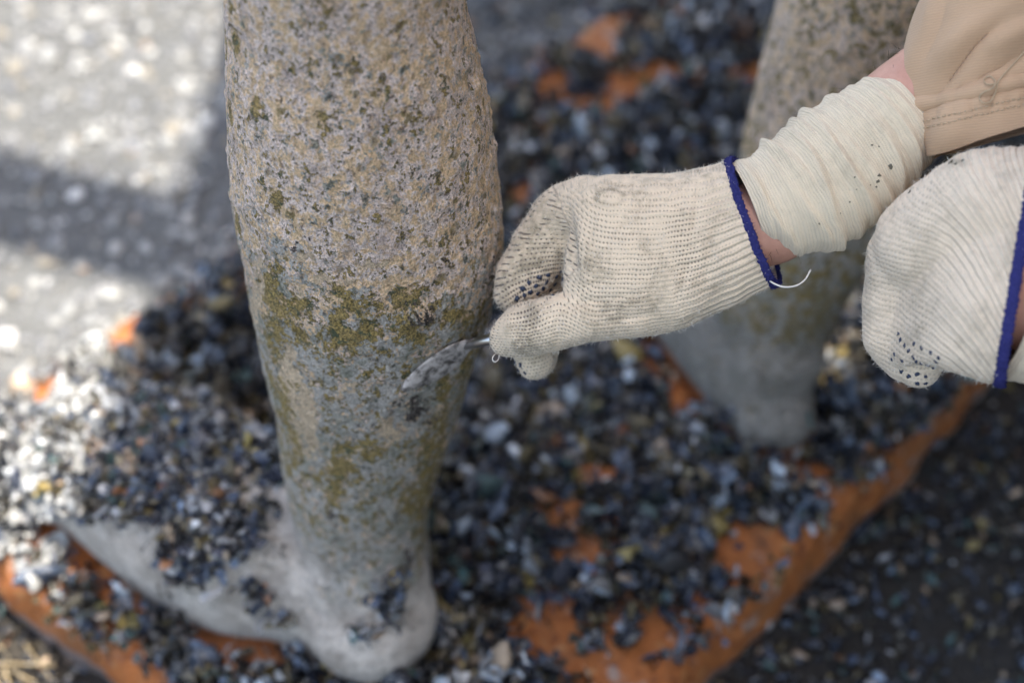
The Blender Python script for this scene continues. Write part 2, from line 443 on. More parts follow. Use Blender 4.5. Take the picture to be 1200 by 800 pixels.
def mat_blade():
    t = NT("dirty_steel"); n1 = t.noise(160, 4, .65); n2 = t.noise(700, 3, .6)
    d = t.attr("soil", "Fac")
    dm = t.step(t.math('ADD', d, t.math('MULTIPLY', t.math('SUBTRACT', n1, .5), 2.6)), .30, .55)
    c = t.mix(dm, (.58,.58,.60), t.mix(t.step(t.noise(110, 6, .7), .36, .60), (.045,.04,.036), (.42,.39,.365)))
    return t.out(c, t.math('ADD', t.math('MULTIPLY', dm, .5), .28), t.bump(t.math('ADD', n1, n2), .6, .0008), metal=t.math('SUBTRACT', 1.0, dm))

M_statue = mat_statue(); M_plinth = mat_plinth(); M_shell = mat_shell(False); M_shell_o = mat_shell(True)
M_ground = mat_ground(); M_chip = mat_rough_tint("shell_chips"); M_straw = mat_rough_tint("dry_straw", .8, .2)
M_knit = mat_knit("glove_knit", (.75,.61,.44), .0034, .0023, .95, .9)
M_knit2 = mat_knit("glove_knit_clean", (.76,.62,.46), .0040, .0025, .55, .55)
M_wrap = mat_knit("wrap_knit", (.72,.60,.43), .0017, .0013, .30, .35, .6)
M_fuzz = mat_fibre("cotton_fibre", (.70,.65,.56)); M_blue = mat_plain("blue_overlock_yarn", (.030,.032,.125), .95, .05, .6, 700, 1.0)
M_dot = mat_plain("blue_rubber_dots", (.030,.042,.075), .6, .4, .5, 300)
M_skin = mat_skin(); M_shirt = mat_cloth("tan_cotton", (.52,.345,.215)); M_trouser = mat_cloth("dark_trousers", (.09,.10,.12))
M_hair = mat_plain("hair_brown", (.05,.03,.02), .7, .3, .4, 200); M_blade = mat_blade()
M_wood = mat_plain("worn_wood", (.30,.17,.08), .6, .3, .4, 60); M_boot = mat_plain("boot_leather", (.06,.045,.035), .6)
M_shade_canvas = mat_plain("shade_canvas", (.075,.072,.065), .9, .2, .2, 30)
M_thread = mat_fibre("thread", (.75,.72,.66)); M_tanthread = mat_fibre("tan_thread", (.50,.38,.25)); M_mud = mat_plain("dried_mud", (.13,.115,.085), .9, .2, .4, 300)

# ------------------------------------------------------------------ setting: ground, unseen canopy added to shade the place
GZ = -0.085
def build_ground():
    xs = np.concatenate((np.linspace(-30,-2.2,20,endpoint=False), np.linspace(-2.2,1.6,190,endpoint=False), np.linspace(1.6,30,20)))
    ys = np.concatenate((np.linspace(-30,.2,20,endpoint=False), np.linspace(.2,4.0,190,endpoint=False), np.linspace(4.0,40,24)))
    X, Y = np.meshgrid(xs, ys, indexing='xy'); p = np.stack((X.ravel(), Y.ravel(), np.zeros(X.size)), 1)
    z = GZ + .012*fbm(p, 5, 4, 3) + .006*fbm(p, 30, 3, 9)
    v = p.copy(); v[:,2] = z
    me = mesh_np("ground", v, grid_faces(len(ys), len(xs), False))
    # dark earth and shell dust at front and right, with painted shade added
    a = sm(.05,-.10, (p[:,1]-.95)-(p[:,0]+.05)*.0 + .25*fbm(p,3,3,5)*1) 
    right = sm(.0, .25, p[:,0]-.15+.1*fbm(p,4,3,8)) * sm(1.75, 1.35, p[:,1])
    put_attr(me, "shaded_earth", np.clip(np.maximum(a*.9, right*.9), 0, 1))
    tag(add_obj("ground", me, M_ground), kind="structure")
build_ground()

def box(a, b, bev=.0):
    bm = bmesh.new(); bmesh.ops.create_cube(bm, size=1)
    a, b = np.array(a,float), np.array(b,float)
    for v in bm.verts: v.co = Vector((a+b)/2 + np.array(v.co)*(b-a))
    if bev: bmesh.ops.bevel(bm, geom=bm.edges[:], offset=bev, segments=2, affect='EDGES')
    me = bpy.data.meshes.new("box"); bm.to_mesh(me); bm.free(); return me
EDGE_X, TZ = -0.415, 4.2
K = 1/math.tan(SUN_EL)
def up_to_canopy(px, py, z=0.0):
    """where the sun's ray to the place seen at a photo pixel passes the canopy"""
    g = G(px, py, z); return g[:2] + SUN_H*K*(TZ-z)
TX = EDGE_X + SUN_H[0]*K*TZ                            # added panel edge, set so its shadow falls at EDGE_X
shade_canopy = empty("added_shade_canopy"); tag(shade_canopy, "added unseen canopy on posts shading the work place from above right", "canopy")  # out of view, added only to cast the shade over the scene
a_, b_ = up_to_canopy(984, 540), up_to_canopy(988, 340)    # slit left in the added panels to let a strip of sun through
tx0, tx1 = (a_[0]+b_[0])/2-.037, (a_[0]+b_[0])/2+.013; ty0, ty1 = sorted((a_[1], b_[1]))
for (x0, y0_, x1, y1_) in ((TX,-3,tx0,5.5),(tx1,-3,4.4,5.5),(tx0,-3,tx1,ty0),(tx0,ty1,tx1,5.5)):
    add_obj("shade_panel", box((x0,y0_,TZ),(x1,y1_,TZ+.012)), M_shade_canvas, shade_canopy)
add_obj("shade_side_panel", box((1.50,-1.2,.0),(1.512,4.2,TZ-.02)), M_shade_canvas, shade_canopy)  # added panel that keeps light off the right side
f0, f1 = up_to_canopy(245, 300, GZ), up_to_canopy(0, 228, GZ)   # added strip past the edge, shaped to cast a shadow band
dv = (f1-f0)/np.linalg.norm(f1-f0); nv = np.array((-dv[1], dv[0])); q_ = []
for t_ in (-.06, .95):
    for w_ in (-.085, .085): q_.append(f0+dv*t_+nv*w_)
vv_ = np.array([(*q, z) for z in (TZ+.016, TZ+.026) for q in (q_[0],q_[1],q_[3],q_[2])])
add_obj("shadow_strip", mesh_np("shadow_strip", vv_, [np.array([[0,1,2,3],[7,6,5,4],[0,4,5,1],[1,5,6,2],[2,6,7,3],[3,7,4,0]])], False), M_shade_canvas, shade_canopy)
for x_, y_ in ((TX+.05,-2.9),(TX+.05,5.4),(4.33,-2.9),(4.33,5.4)):
    v_, f_ = tube([(x_,y_,GZ-.1),(x_,y_,1.2),(x_,y_,TZ-.001)], .04, 12); add_obj("shade_post", mesh_np("shade_post",v_,f_), M_wood, shade_canopy)

# ------------------------------------------------------------------ the statue: plinth, two legs
statue = empty("stone_statue"); tag(statue, "weathered stone statue legs on an orange slab crusted with mussels", "statue")
COR = np.array((-.060, .466)); D1 = np.array((-.759, .651)); D2 = np.array((.668, .744))   # front corner, left-front edge, right edge
L1, L2 = .755, 1.30
def plinth_uv(x, y):
    qx, qy = x-COR[0], y-COR[1]
    det = D1[0]*D2[1]-D1[1]*D2[0]
    return (qx*D2[1]-qy*D2[0])/det, (D1[0]*qy-D1[1]*qx)/det
def plinth_height(p):
    p = np.asarray(p); q = np.stack((p[:,0],p[:,1],np.zeros(len(p))),1)
    return .006*fbm(q, 9, 4, 21) + .002*fbm(q, 60, 2, 4)
# bare orange places on the slab, read off the photo as places on its top
BARE = [(130,668,52,24,1.25),(195,708,40,18,1.2),(75,625,34,20,1.1),(265,742,50,16,1.1),(790,750,95,60,.8),(690,655,50,32,.8),(880,650,44,40,1.1),(640,735,60,50,.75),(850,755,50,40,.8),(740,790,100,30,.8),(610,620,30,20,.4),(560,690,20,40,.3),
        (730,500,14,10,.7),(720,600,30,20,.5),(560,50,25,14,.8),(605,75,42,30,.95),(645,105,34,22,1.1),(690,55,36,22,1.1),(690,130,40,24,.95),(640,150,32,18,.85),(735,105,36,24,1.1),(780,95,34,20,1.1),(560,130,20,20,.8),(720,30,34,14,.9),(830,150,24,12,.8),(700,560,40,16,.7),(660,600,40,18,.8),(610,240,16,30,.9),(745,75,20,12,.6),(875,97,36,20,1.2),(800,130,20,10,.7),(640,30,26,12,.6),(770,20,30,12,.4),
        (150,395,26,40,.75),(70,470,30,26,.8),(105,640,60,34,1.1),(150,680,40,30,.8),(40,690,50,20,.4),(150,775,36,26,1.0),(45,520,12,30,.7),(330,745,70,14,.9),(760,420,20,40,.6),(905,552,60,18,1.2),(805,468,26,40,1.0),(230,738,50,16,.95),(300,765,60,14,.95),(165,700,26,22,.9),(985,585,30,16,.6)]
def bare_at(p):
    ix, iy, _ = proj(np.column_stack((p[:,:2], np.zeros(len(p)))))
    b = np.zeros(len(p))
    for x,y,rx,ry,k in BARE: b = np.maximum(b, k*np.exp(-(((ix-x)/rx)**2+((iy-y)/ry)**2)**1.5))
    return b
def build_plinth():
    n = 520
    per = np.linspace(0, 4, n, endpoint=False)
    # rounded-rectangle outline, a little uneven
    def outline(t, inset):
        k = int(t); f = t-k
        r = .045
        u = [f, 1, 1-f, 0][k]*L1; v = [0, f, 1, 1-f][k]*L2
        u = min(max(u, 0), L1); v = min(max(v, 0), L2)
        cu, cv = min(max(u, r), L1-r), min(max(v, r), L2-r)
        du, dv = u-cu, v-cv; l = math.hypot(du, dv)
        if l > 0: u, v = cu+du/l*(r-inset), cv+dv/l*(r-inset)
        return u, v
    prof = [(0.004,-.115),(0.0,-.078),(-.001,-.05),(.001,-.034),(.003,-.022),(.007,-.012),(.013,-.0055),(.021,-.0012),(.03,0)]
    V = []
    for ins, z in prof:
        for t in per:
            u, v = outline(t, ins)
            xy = COR + D1*u + D2*v
            V.append((xy[0], xy[1], z))
    V = np.array(V); q = V.copy()
    jit = .014*fbm(np.stack((V[:,0],V[:,1],np.zeros(len(V))),1), 6, 3, 31) + .013*fbm(V, 26, 4, 33)
    cen = COR + D1*L1/2 + D2*L2/2
    d = V[:,:2]-cen; d /= np.linalg.norm(d,axis=1)[:,None]
    V[:,:2] += d*jit[:,None]
    fl = [grid_faces(len(prof), n)]
    # top sheet: rings shrinking to the centre
    last = V[-n:]; rows = [last]
    for s in np.linspace(1, 0, 90)[1:-1]:
        rows.append(np.column_stack((cen + (last[:,:2]-cen)*s, np.zeros(n))))
    T = np.vstack(rows[1:]); nt = len(rows)
    base = (len(prof)-1)*n
    allv = np.vstack((V, T, [[cen[0],cen[1],0]]))
    fl.append(grid_faces(nt, n)+base)
    j = np.arange(n); b = base+(nt-1)*n
    fl.append(np.stack((b+j, b+(j+1)%n, np.full(n, len(allv)-1)), -1))
    w = sm(-.03, 0, allv[:,2]); allv[:,2] += w*plinth_height(allv)
    me = mesh_np("plinth", allv, fl)
    uu_, vv_ = plinth_uv(allv[:,0], allv[:,1]); ed = np.minimum(np.minimum(uu_, L1-uu_), np.minimum(vv_, L2-vv_))
    put_attr(me, "fines_shade", np.clip(sm(-.008,-.001,allv[:,2]-plinth_height(allv)*w)*sm(.012,.05,ed+.03*fbm(allv,25,3,71))*(1-1.3*bare_at(allv)), 0, 1))
    return tag(add_obj("plinth", me, M_plinth, statue), "orange terracotta slab edge and top")
plinth = build_plinth()

def leg_from_rows(rows):
    """rows: height, centre x, centre y, half width x, half depth y"""
    a = catmull(rows, 10); n = len(a)
    c = np.stack((a[:,1], a[:,2], a[:,0]), 1)
    A = np.zeros((n,3)); A[:,0] = a[:,3]; B = np.zeros((n,3)); B[:,1] = a[:,4]
    return loft(c, A, B, 72)
def foot_loft(rows, fd):
    a = catmull(rows, 8); n = len(a); nd = np.array((-fd[1], fd[0]))
    c = np.column_stack((a[:,0], a[:,1], a[:,3]*.36))
    A = np.zeros((n,3)); A[:,:2] = nd*a[:,2:3]; B = np.zeros((n,3)); B[:,2] = a[:,3]*.64
    return loft(c, A, B, 48, True, 2.5)
def sil(rows, Yf):
    """outline rows (pixel y, left, right) -> height, cx, cy, half width at world y = Yf(height)"""
    out = []
    for iy, xl, xr in rows:
        v = (400-iy)/FPX; Y = .78
        for _ in range(6):
            Z = Y*(v-1)/(v+1); Y = Yf(Z+CAM[2])
        d = S45*(Y-Z)
        out.append((Z+CAM[2], ((xl+xr)/2-600)/FPX*d, Y, (xr-xl)/2/FPX*d))
    return out

# near leg
Yf1 = lambda h: np.interp(h, [0, .15, .35, .5, .8], [.765, .772, .778, .792, .80])
rows1 = [(640,352,501),(600,344,502),(560,336,510),(525,329,521),(500,326,530),(460,320,543),(430,312,551),(400,305,560),(350,296,577),(300,286,588),(265,281,590),(230,276,588),(190,271,584),(150,268,578),(100,266,568),(50,264,557),(0,263,545)]
r1 = [(h, cx, cy, w, w*np.interp(h,[.08,.2,.45,.65],[1.02,1.0,.98,1.0])) for h,cx,cy,w in sil(rows1, Yf1)]
r1 = [(.02, r1[0][1]-.002, .775, .058, .058)] + r1 + [(.72,-.105,.80,.072,.076),(.80,-.105,.803,.074,.078)]
s = Soup(); s.add(*leg_from_rows(r1))
s.ball((-.126,.739,.055), (.060,.060,.062)); s.ball((-.128,.755,.10), (.056,.056,.06))
fd1 = np.array((-.86,.51)); fd1 /= np.linalg.norm(fd1)
s.add(*foot_loft([(-.10,.745,.045,.06),(-.135,.755,.057,.11),(-.18,.785,.060,.15),(-.235,.806,.072,.156),(-.29,.842,.080,.142),(-.34,.884,.081,.126),(-.385,.924,.080,.108),(-.425,.950,.072,.090),(-.462,.972,.050,.064)], fd1))
for k in range(4):   # toes
    c = np.array((-.412,.938)) + np.array((.51,.86))*(-.052+.034*k) + fd1*(.02-.006*abs(k-2))
    s.ball((c[0], c[1], .026), (.03,.03,.026))
me = s.fuse("leg", .0019, 24)
def dress_leg1(me):
    v = get_co(me); n = get_no(me); ix, iy, d = proj(v); h = v[:,2]
    front = (n @ F_) < .15
    def blob(cx, cy, rx, ry, k=1.): return k*np.exp(-(((ix-cx)/rx)**2+((iy-cy)/ry)**2))
    nl = fbm(v, 14, 4, 2); nm = fbm(v, 40, 3, 5)
    clean_line = np.interp(iy, [520,560,600,640,700,800], [318,345,372,388,392,395])
    foot = sm(.20, .13, h) * sm(-20, 25, clean_line-ix+26*nm)
    heel = sm(.145, .095, h)
    clean = np.clip(np.maximum(foot, heel*sm(-.1,.25, heel-.35+.4*nm)), 0, 1)
    gray = sm(235, 385, iy - 45*sm(430,540,ix) + 90*nl + 45*nm)*1.75-.95
    gray -= 1.0*np.maximum(0, blob(470,300,80,45)); gray += blob(350,300,30,16,.4) + blob(560,300,22,50,.9) + blob(385,100,12,35,.35) + blob(500,215,60,16,.55) + blob(345,286,22,9,.6)
    och = -.66 + .30*sm(300,360,iy)*sm(.16,.24,h)
    for b in [(412,362,24,13),(396,380,13,20),(428,380,13,20),(412,397,20,13),(398,340,14,12),(472,352,22,22),(482,385,20,20),(358,398,13,11),(345,360,14,16),(326,395,12,40),(318,340,14,34),(335,455,10,40),(345,520,12,34),(398,545,22,16),(425,525,26,9),(392,572,12,18),(500,560,9,60),(490,620,9,45),(515,520,8,40),(545,420,10,30),(478,590,8,20),(535,370,22,10),(520,455,8,30)]:
        och += blob(*b, 1.0)
    och -= blob(412,378,8,7,1.6)
    och -= sm(.5,1,clean)*1.2
    # leopard-like olive dapples on the upper left side
    w1, cid = worley(v*np.array((1,1,.62)), 62, 12)
    och += np.where((cid > .60), sm(.55,.2,w1)*1.5, 0)*sm(330,260,iy)*(.35+.65*sm(440,280,ix))
    bei = -.95 + .25*sm(290,380,iy)*sm(360,310,ix)
    for b in [(352,470,16,60),(365,505,10,40),(335,430,10,30),(350,340,7,14),(372,328,12,5),(405,452,6,6),(415,448,6,5),(395,465,10,5),(414,460,6,6),(425,474,6,4),(437,485,5,5),(425,408,6,7),(452,522,9,5),(470,528,10,4),(422,527,8,4),(385,545,6,8),(300,360,8,30),(305,310,8,25),(460,508,26,9),(515,480,10,16),(455,495,10,14),(350,300,22,7),(395,330,30,6),(440,310,26,8)]:
        bei += blob(*b, 1.35)
    bei -= sm(.5,1,clean)*1.0
    dark = -1.75 + blob(486,482,36,26,2.5) + blob(492,371,20,13,2.4) + blob(470,360,16,10,.5) + blob(545,395,26,20,1.3) + blob(575,300,12,45,1.2) + blob(520,320,45,35,.9) + blob(440,335,26,14,1.0) + blob(360,283,22,8,1.4) + blob(345,292,8,7,1.6) + blob(500,205,34,10,1.1) + blob(455,290,40,16,.3)
    for b in [(330,645,6,10),(390,605,9,13),(395,630,7,16),(300,690,22,13),(335,640,5,4),(312,630,6,7),(330,720,12,9),(455,690,22,42),(440,735,18,8),(410,740,20,7),(470,720,16,22),(350,560,6,8),(308,612,6,6),(480,650,10,25),(385,690,8,6)]:
        dark += blob(*b, 1.75)
    rust = sm(.020,.006,h)*1.2-.6
    put_attr(me, "zone_a", np.stack((gray, och, bei, dark), 1))
    put_attr(me, "zone_b", np.stack((clean*2-1, rust, 0*h, 0*h+1), 1))
    rough = 1-.72*np.clip(clean,0,1)
    disp = .0018*nl + .0013*nm*rough + .0013*fbm(v, 130, 3, 8)*rough
    wz, cz = worley(v, 95, 40)
    disp += np.where(cz > .72, .0013*sm(.45,.15,wz), 0)*rough*sm(420,330,iy)          # small barnacle scars
    disp += np.where(cz < .16, -.0016*sm(.5,.2,wz), 0)*rough
    crater = blob(486,486,30,22); ring = np.exp(-((np.hypot((ix-486)/34,(iy-486)/27)-1.0)/.22)**2)
    disp += np.where(front, -.0035*crater + .0022*ring*(.5+.5*nm) , 0)
    disp += np.where(front, .004*blob(492,371,16,10)*(1+nm), 0)
    disp += np.where(front, .0025*sm(-.3,.5,dark)*(1+fbm(v,260,2,3)), 0)
    v2 = v + n*disp[:,None]; v2[:,2] += sm(.74,.80,h)*(.030*fbm(v,16,3,19)-.012)
    set_co(me, v2)
dress_leg1(me)
leg1 = tag(add_obj("leg", me, M_statue, statue), "near leg with a half cleaned grey foot")

# far leg
r2 = [(.02,.264,1.04,.034,.045),(.10,.262,1.045,.050,.058),(.15,.264,1.055,.065,.068),(.20,.275,1.062,.070,.074),(.30,.299,1.075,.083,.086),(.44,.322,1.10,.091,.094),(.55,.335,1.11,.088,.09),(.65,.345,1.115,.078,.082),(.74,.35,1.12,.078,.082),(.82,.352,1.12,.080,.084)]
s = Soup(); s.add(*leg_from_rows(r2))
s.ball((.268,.990,.038), (.038,.040,.046)); s.ball((.264,1.02,.10), (.050,.050,.06))
fd2 = np.array((-.32,.947)); nd2 = np.array((.947,.32))
hb = np.array((.2636,.998)); rr = []
for t, w, hh in [(-.03,.040,.06),(.0,.044,.11),(.05,.054,.15),(.11,.061,.145),(.17,.066,.12),(.24,.073,.095),(.30,.075,.07),(.345,.064,.055),(.375,.042,.035)]:
    c = hb+fd2*t; rr.append((c[0],c[1],w,hh))
s.add(*foot_loft(rr, fd2))
me = s.fuse("leg", .0028, 24)
def dress_leg2(me):
    v = get_co(me); n = get_no(me); ix, iy, d = proj(v); h = v[:,2]
    nl = fbm(v, 14, 4, 52); nm = fbm(v, 40, 3, 55)
    clean = sm(.20,.12, h+.03*nl)
    gray = sm(.36,.28,h+.05*nl)*1.9-.85
    och = -.38 + .42*sm(.10,.16,h)*sm(.30,.22,h) + .4*sm(.1,.5,nl)
    put_attr(me, "zone_a", np.stack((gray, och-.6*sm(.6,1,clean), -.9+.4*sm(.2,.5,nm), -1.5+.8*sm(.3,.6,nl)*sm(.1,.2,h)), 1))
    put_attr(me, "zone_b", np.stack((clean*.95-1, sm(.036,.012,h)*1.8-.5, .8*sm(.24,.10,h), 0*h+1), 1))  # third channel: painted shade on the far foot
    disp = .004*nl + (.002*nm + .0015*fbm(v,110,2,9))*(1-.7*clean)
    v2 = v + n*disp[:,None]; v2[:,2] += sm(.74,.81,h)*(.032*fbm(v,16,3,29)-.010)
    set_co(me, v2)
dress_leg2(me)
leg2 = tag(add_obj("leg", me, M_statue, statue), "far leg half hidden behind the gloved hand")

# ------------------------------------------------------------------ mussels
def mussel_mesh(valve=False):
    nr, ns = 5, 6; V = []
    for i in range(nr):
        t = i/(nr-1)
        w = .30*math.sin(math.pi*min(1, t**.62))**.8 * (1.0 if t < 1 else 0) + (.02 if 0 < i < nr-1 else 0)
        hgt = .155*math.sin(math.pi*t**.55)**.9 if 0 < i < nr-1 else 0
        bend = .10*math.sin(math.pi*t)
        for j in range(ns):
            a = 2*math.pi*j/ns
            z = math.sin(a)*hgt
            if valve and z < 0: z = hgt*.80*abs(math.sin(a))
            V.append((t-.5, math.cos(a)*w+bend, z))
    return np.array(V), grid_faces(nr, ns)
SH = [mussel_mesh(False), mussel_mesh(True)]
def rand_rot(n, tilt):
    yaw = rng.uniform(0, 2*math.pi, n); pit = rng.normal(0, tilt, n); rol = rng.normal(0, tilt*1.3, n)
    cy, sy, cp, sp, cr, sr = np.cos(yaw), np.sin(yaw), np.cos(pit), np.sin(pit), np.cos(rol), np.sin(rol)
    Rm = np.empty((n,3,3))
    Rm[:,0,0]=cy*cp; Rm[:,0,1]=cy*sp*sr-sy*cr; Rm[:,0,2]=cy*sp*cr+sy*sr
    Rm[:,1,0]=sy*cp; Rm[:,1,1]=sy*sp*sr+cy*cr; Rm[:,1,2]=sy*sp*cr-cy*sr
    Rm[:,2,0]=-sp; Rm[:,2,1]=cp*sr; Rm[:,2,2]=cp*cr
    return Rm
PAL = np.array([(.007,.008,.014),(.015,.021,.040),(.034,.052,.090),(.085,.12,.18),(.045,.036,.022),(.12,.095,.05),(.24,.18,.06),(.20,.20,.20),(.48,.49,.50),(.36,.27,.19),(.04,.085,.085),(.26,.11,.045)])
PW = np.array([.22,.16,.14,.09,.11,.085,.03,.05,.03,.035,.05,.02]); PW /= PW.sum()
def shell_tints(n):
    c = PAL[rng.choice(len(PAL), n, p=PW)]*rng.uniform(.45,1.15,(n,1)); return np.clip(c,0,1)
def shells_mesh(name, pos, size, rot, tint, which, nrm=None):
    vs, fs, cs, n0 = [], [], [], 0
    for k in (0, 1):
        m = which == k
        if not m.any(): continue
        bv, bf = SH[k]; N = m.sum()
        w = np.einsum('nij,vj->nvi', rot[m], bv)*size[m][:,None,None] + pos[m][:,None,:]
        vs.append(w.reshape(-1,3)); fs.append((bf[None]+ (np.arange(N)*len(bv))[:,None,None]).reshape(-1,4)+n0); n0 += N*len(bv)
        cc_ = np.repeat(tint[m][:,None,:], len(bv), 1)
        if k == 1:      # pearly inside of the open halves
            inner = np.tile(np.sin(2*math.pi*np.arange(6)/6) < -.1, len(bv)//6); pearl = rng.uniform(0,1,N) < .28
            cc_[np.ix_(pearl, inner)] = (np.array((.17,.23,.31))*rng.uniform(.3,1.6,(pearl.sum(),1)))[:,None,:]
        cs.append(cc_.reshape(-1,3))
    me = mesh_np(name, np.vstack(vs), np.vstack(fs))
    c = np.vstack(cs); put_attr(me, "tint", np.column_stack((c, np.ones(len(c))))); return me

N = 23000
u = rng.uniform(.0, L1, N); w = rng.uniform(.0, L2, N)
xy = COR + np.outer(u, D1) + np.outer(w, D2); p0 = np.column_stack((xy, np.zeros(N)))
edge = np.minimum(np.minimum(u, L1-u), np.minimum(w, L2-w))
clump = fbm(p0, 16, 3, 77)
keep = rng.uniform(0,1,N) < np.clip(1.05 - 1.55*bare_at(p0) + .8*clump, 0.02, 1)*sm(.000,.020,edge+.03*clump)
xy, clump, edge, b_ = xy[keep], clump[keep], edge[keep], bare_at(p0)[keep]; N = len(xy)
size = np.clip(rng.lognormal(math.log(.0122), .60, N), .004, .042)
hgt = plinth_height(xy) + size*.12 + rng.uniform(0,1,N)**1.6*np.clip(.036+.055*clump,.004,.075)*(1-np.clip(b_,0,1)*.8)*sm(0,.06,edge)
pos = np.column_stack((xy, hgt)); rot = rand_rot(N, 1.15); tint = shell_tints(N); which = (rng.uniform(0,1,N) < .5).astype(int)
tint[(which==1) & (rng.uniform(0,1,N)<.10)] = (.30,.35,.40)
# crust on the instep of the near foot
lv = get_co(leg1.data); ln = get_no(leg1.data); fx, fy, fdp = proj(lv)
poly = [(20,505),(60,462),(140,455),(230,470),(338,508),(336,560),(314,600),(294,640),(262,664),(222,680),(200,668),(190,612),(120,600),(60,596),(20,600)]
cand = np.where(in_poly(fx, fy, poly) & (lv[:,2] < .22) & ((ln@F_) < .4))[0]
extra = np.where((np.exp(-(((fx-300)/14)**2+((fy-690)/12)**2))+np.exp(-(((fx-455)/12)**2+((fy-695)/30)**2))+np.exp(-(((fx-425)/16)**2+((fy-738)/5)**2))+np.exp(-(((fx-330)/8)**2+((fy-718)/6)**2)) > .5) & ((ln@F_) < .4))[0]
pick = np.concatenate((rng.choice(cand, 2400), rng.choice(extra, 90)))
sz2 = np.clip(rng.lognormal(math.log(.0120), .40, len(pick)), .004, .028); sz2[2400:] *= .55
keepf = (fbm(lv[pick], 34, 2, 61)+rng.uniform(-.25,.25,len(pick)) > -.36)
pick, sz2 = pick[keepf], sz2[keepf]
pos2 = lv[pick] + ln[pick]*(sz2*rng.uniform(.0,.55,len(pick)))[:,None]
pos = np.vstack((pos, pos2)); size = np.concatenate((size, sz2)); rot = np.concatenate((rot, rand_rot(len(pick), .8)))
tf_ = shell_tints(len(pick))*1.3; gf_ = rng.uniform(0,1,len(pick)) < .22; tf_[gf_] = np.array((.24,.25,.262))*rng.uniform(.5,1.5,(gf_.sum(),1)); tint = np.vstack((tint, tf_)); which = np.concatenate((which, (rng.uniform(0,1,len(pick))<.3).astype(int)))
# shells at the left end whitened: barnacle-pale, and sunlight put into the tint
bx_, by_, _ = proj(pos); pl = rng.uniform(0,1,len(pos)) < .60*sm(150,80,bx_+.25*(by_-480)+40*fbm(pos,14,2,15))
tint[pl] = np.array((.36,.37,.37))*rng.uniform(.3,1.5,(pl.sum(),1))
# the 300 that show largest become parts of their own
ix, iy, dd = proj(pos)
vis = (ix>5)&(ix<1195)&(iy>5)&(iy<795)
hide = in_poly(ix, iy, [(262,0),(545,0),(590,250),(575,350),(530,500),(500,640),(515,715),(457,797),(390,780),(360,600),(325,520),(285,290)]) | in_poly(ix, iy, [(560,380),(640,225),(690,200),(860,190),(1090,0),(1200,0),(1200,440),(1040,455),(900,320),(660,450)]) | in_poly(ix,iy,[(765,395),(905,530),(965,520),(985,340),(880,330)])
top = pos[:,2] > np.where(np.arange(len(pos)) < N, .030, -1)
score = size/dd*(vis & ~hide & top)*(1+.4*(pos[:,2]))
order = np.argsort(-score)[:300]
big = np.zeros(len(pos), bool); big[order] = True
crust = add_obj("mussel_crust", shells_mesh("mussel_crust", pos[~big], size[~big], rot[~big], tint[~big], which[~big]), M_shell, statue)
crust["kind"] = "stuff"
# thin broken flakes matted between the shells
def shard_mesh(name, pos, size, tint, parent=None, mat=None):
    n = len(pos); g = np.array([(x,y) for y in (-.5,0,.5) for x in (-.5,0,.5)])
    xy_ = g[None]*rng.uniform(.6,1.3,(n,1,2)) + rng.normal(0,.14,(n,9,2)); xy_[:,:,1] *= .62
    z_ = .35*(.25-xy_[:,:,0]**2)*rng.uniform(.2,1.3,(n,1)) + rng.normal(0,.03,(n,9))
    p_ = np.einsum('nij,nvj->nvi', rand_rot(n, 1.0), np.dstack((xy_, z_)))*size[:,None,None] + pos[:,None,:]
    f_ = (grid_faces(3,3,False)[None]+(np.arange(n)*9)[:,None,None]).reshape(-1,4)
    me_ = mesh_np(name, p_.reshape(-1,3), f_, True); c_ = np.repeat(tint,9,0); put_attr(me_,"tint",np.column_stack((c_,np.ones(len(c_)))))
    o_ = add_obj(name, me_, mat or M_shell, parent); o_["kind"] = "stuff"; return o_
pk = rng.choice(len(pos), 60000); sp = pos[pk] + rng.normal(0,.007,(len(pk),3))*np.array((1,1,.6)); sp[:,2] = np.maximum(sp[:,2], np.where(pk < N, .004, -1))
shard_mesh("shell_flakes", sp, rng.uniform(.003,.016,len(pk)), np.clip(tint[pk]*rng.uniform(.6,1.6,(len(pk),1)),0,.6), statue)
vme = []
for k in (0, 1):
    m_ = mesh_np("mussel", SH[k][0], SH[k][1]); m_.materials.append(M_shell_o); vme.append(m_)
from mathutils import Matrix
for i in order:
    o = bpy.data.objects.new("mussel", vme[which[i]]); col.objects.link(o); o.parent = statue
    M4 = Matrix([list(rot[i][r]*size[i])+[pos[i][r]] for r in range(3)]+[[0,0,0,1]])
    o.matrix_local = M4; o.color = (*tint[i], 1)

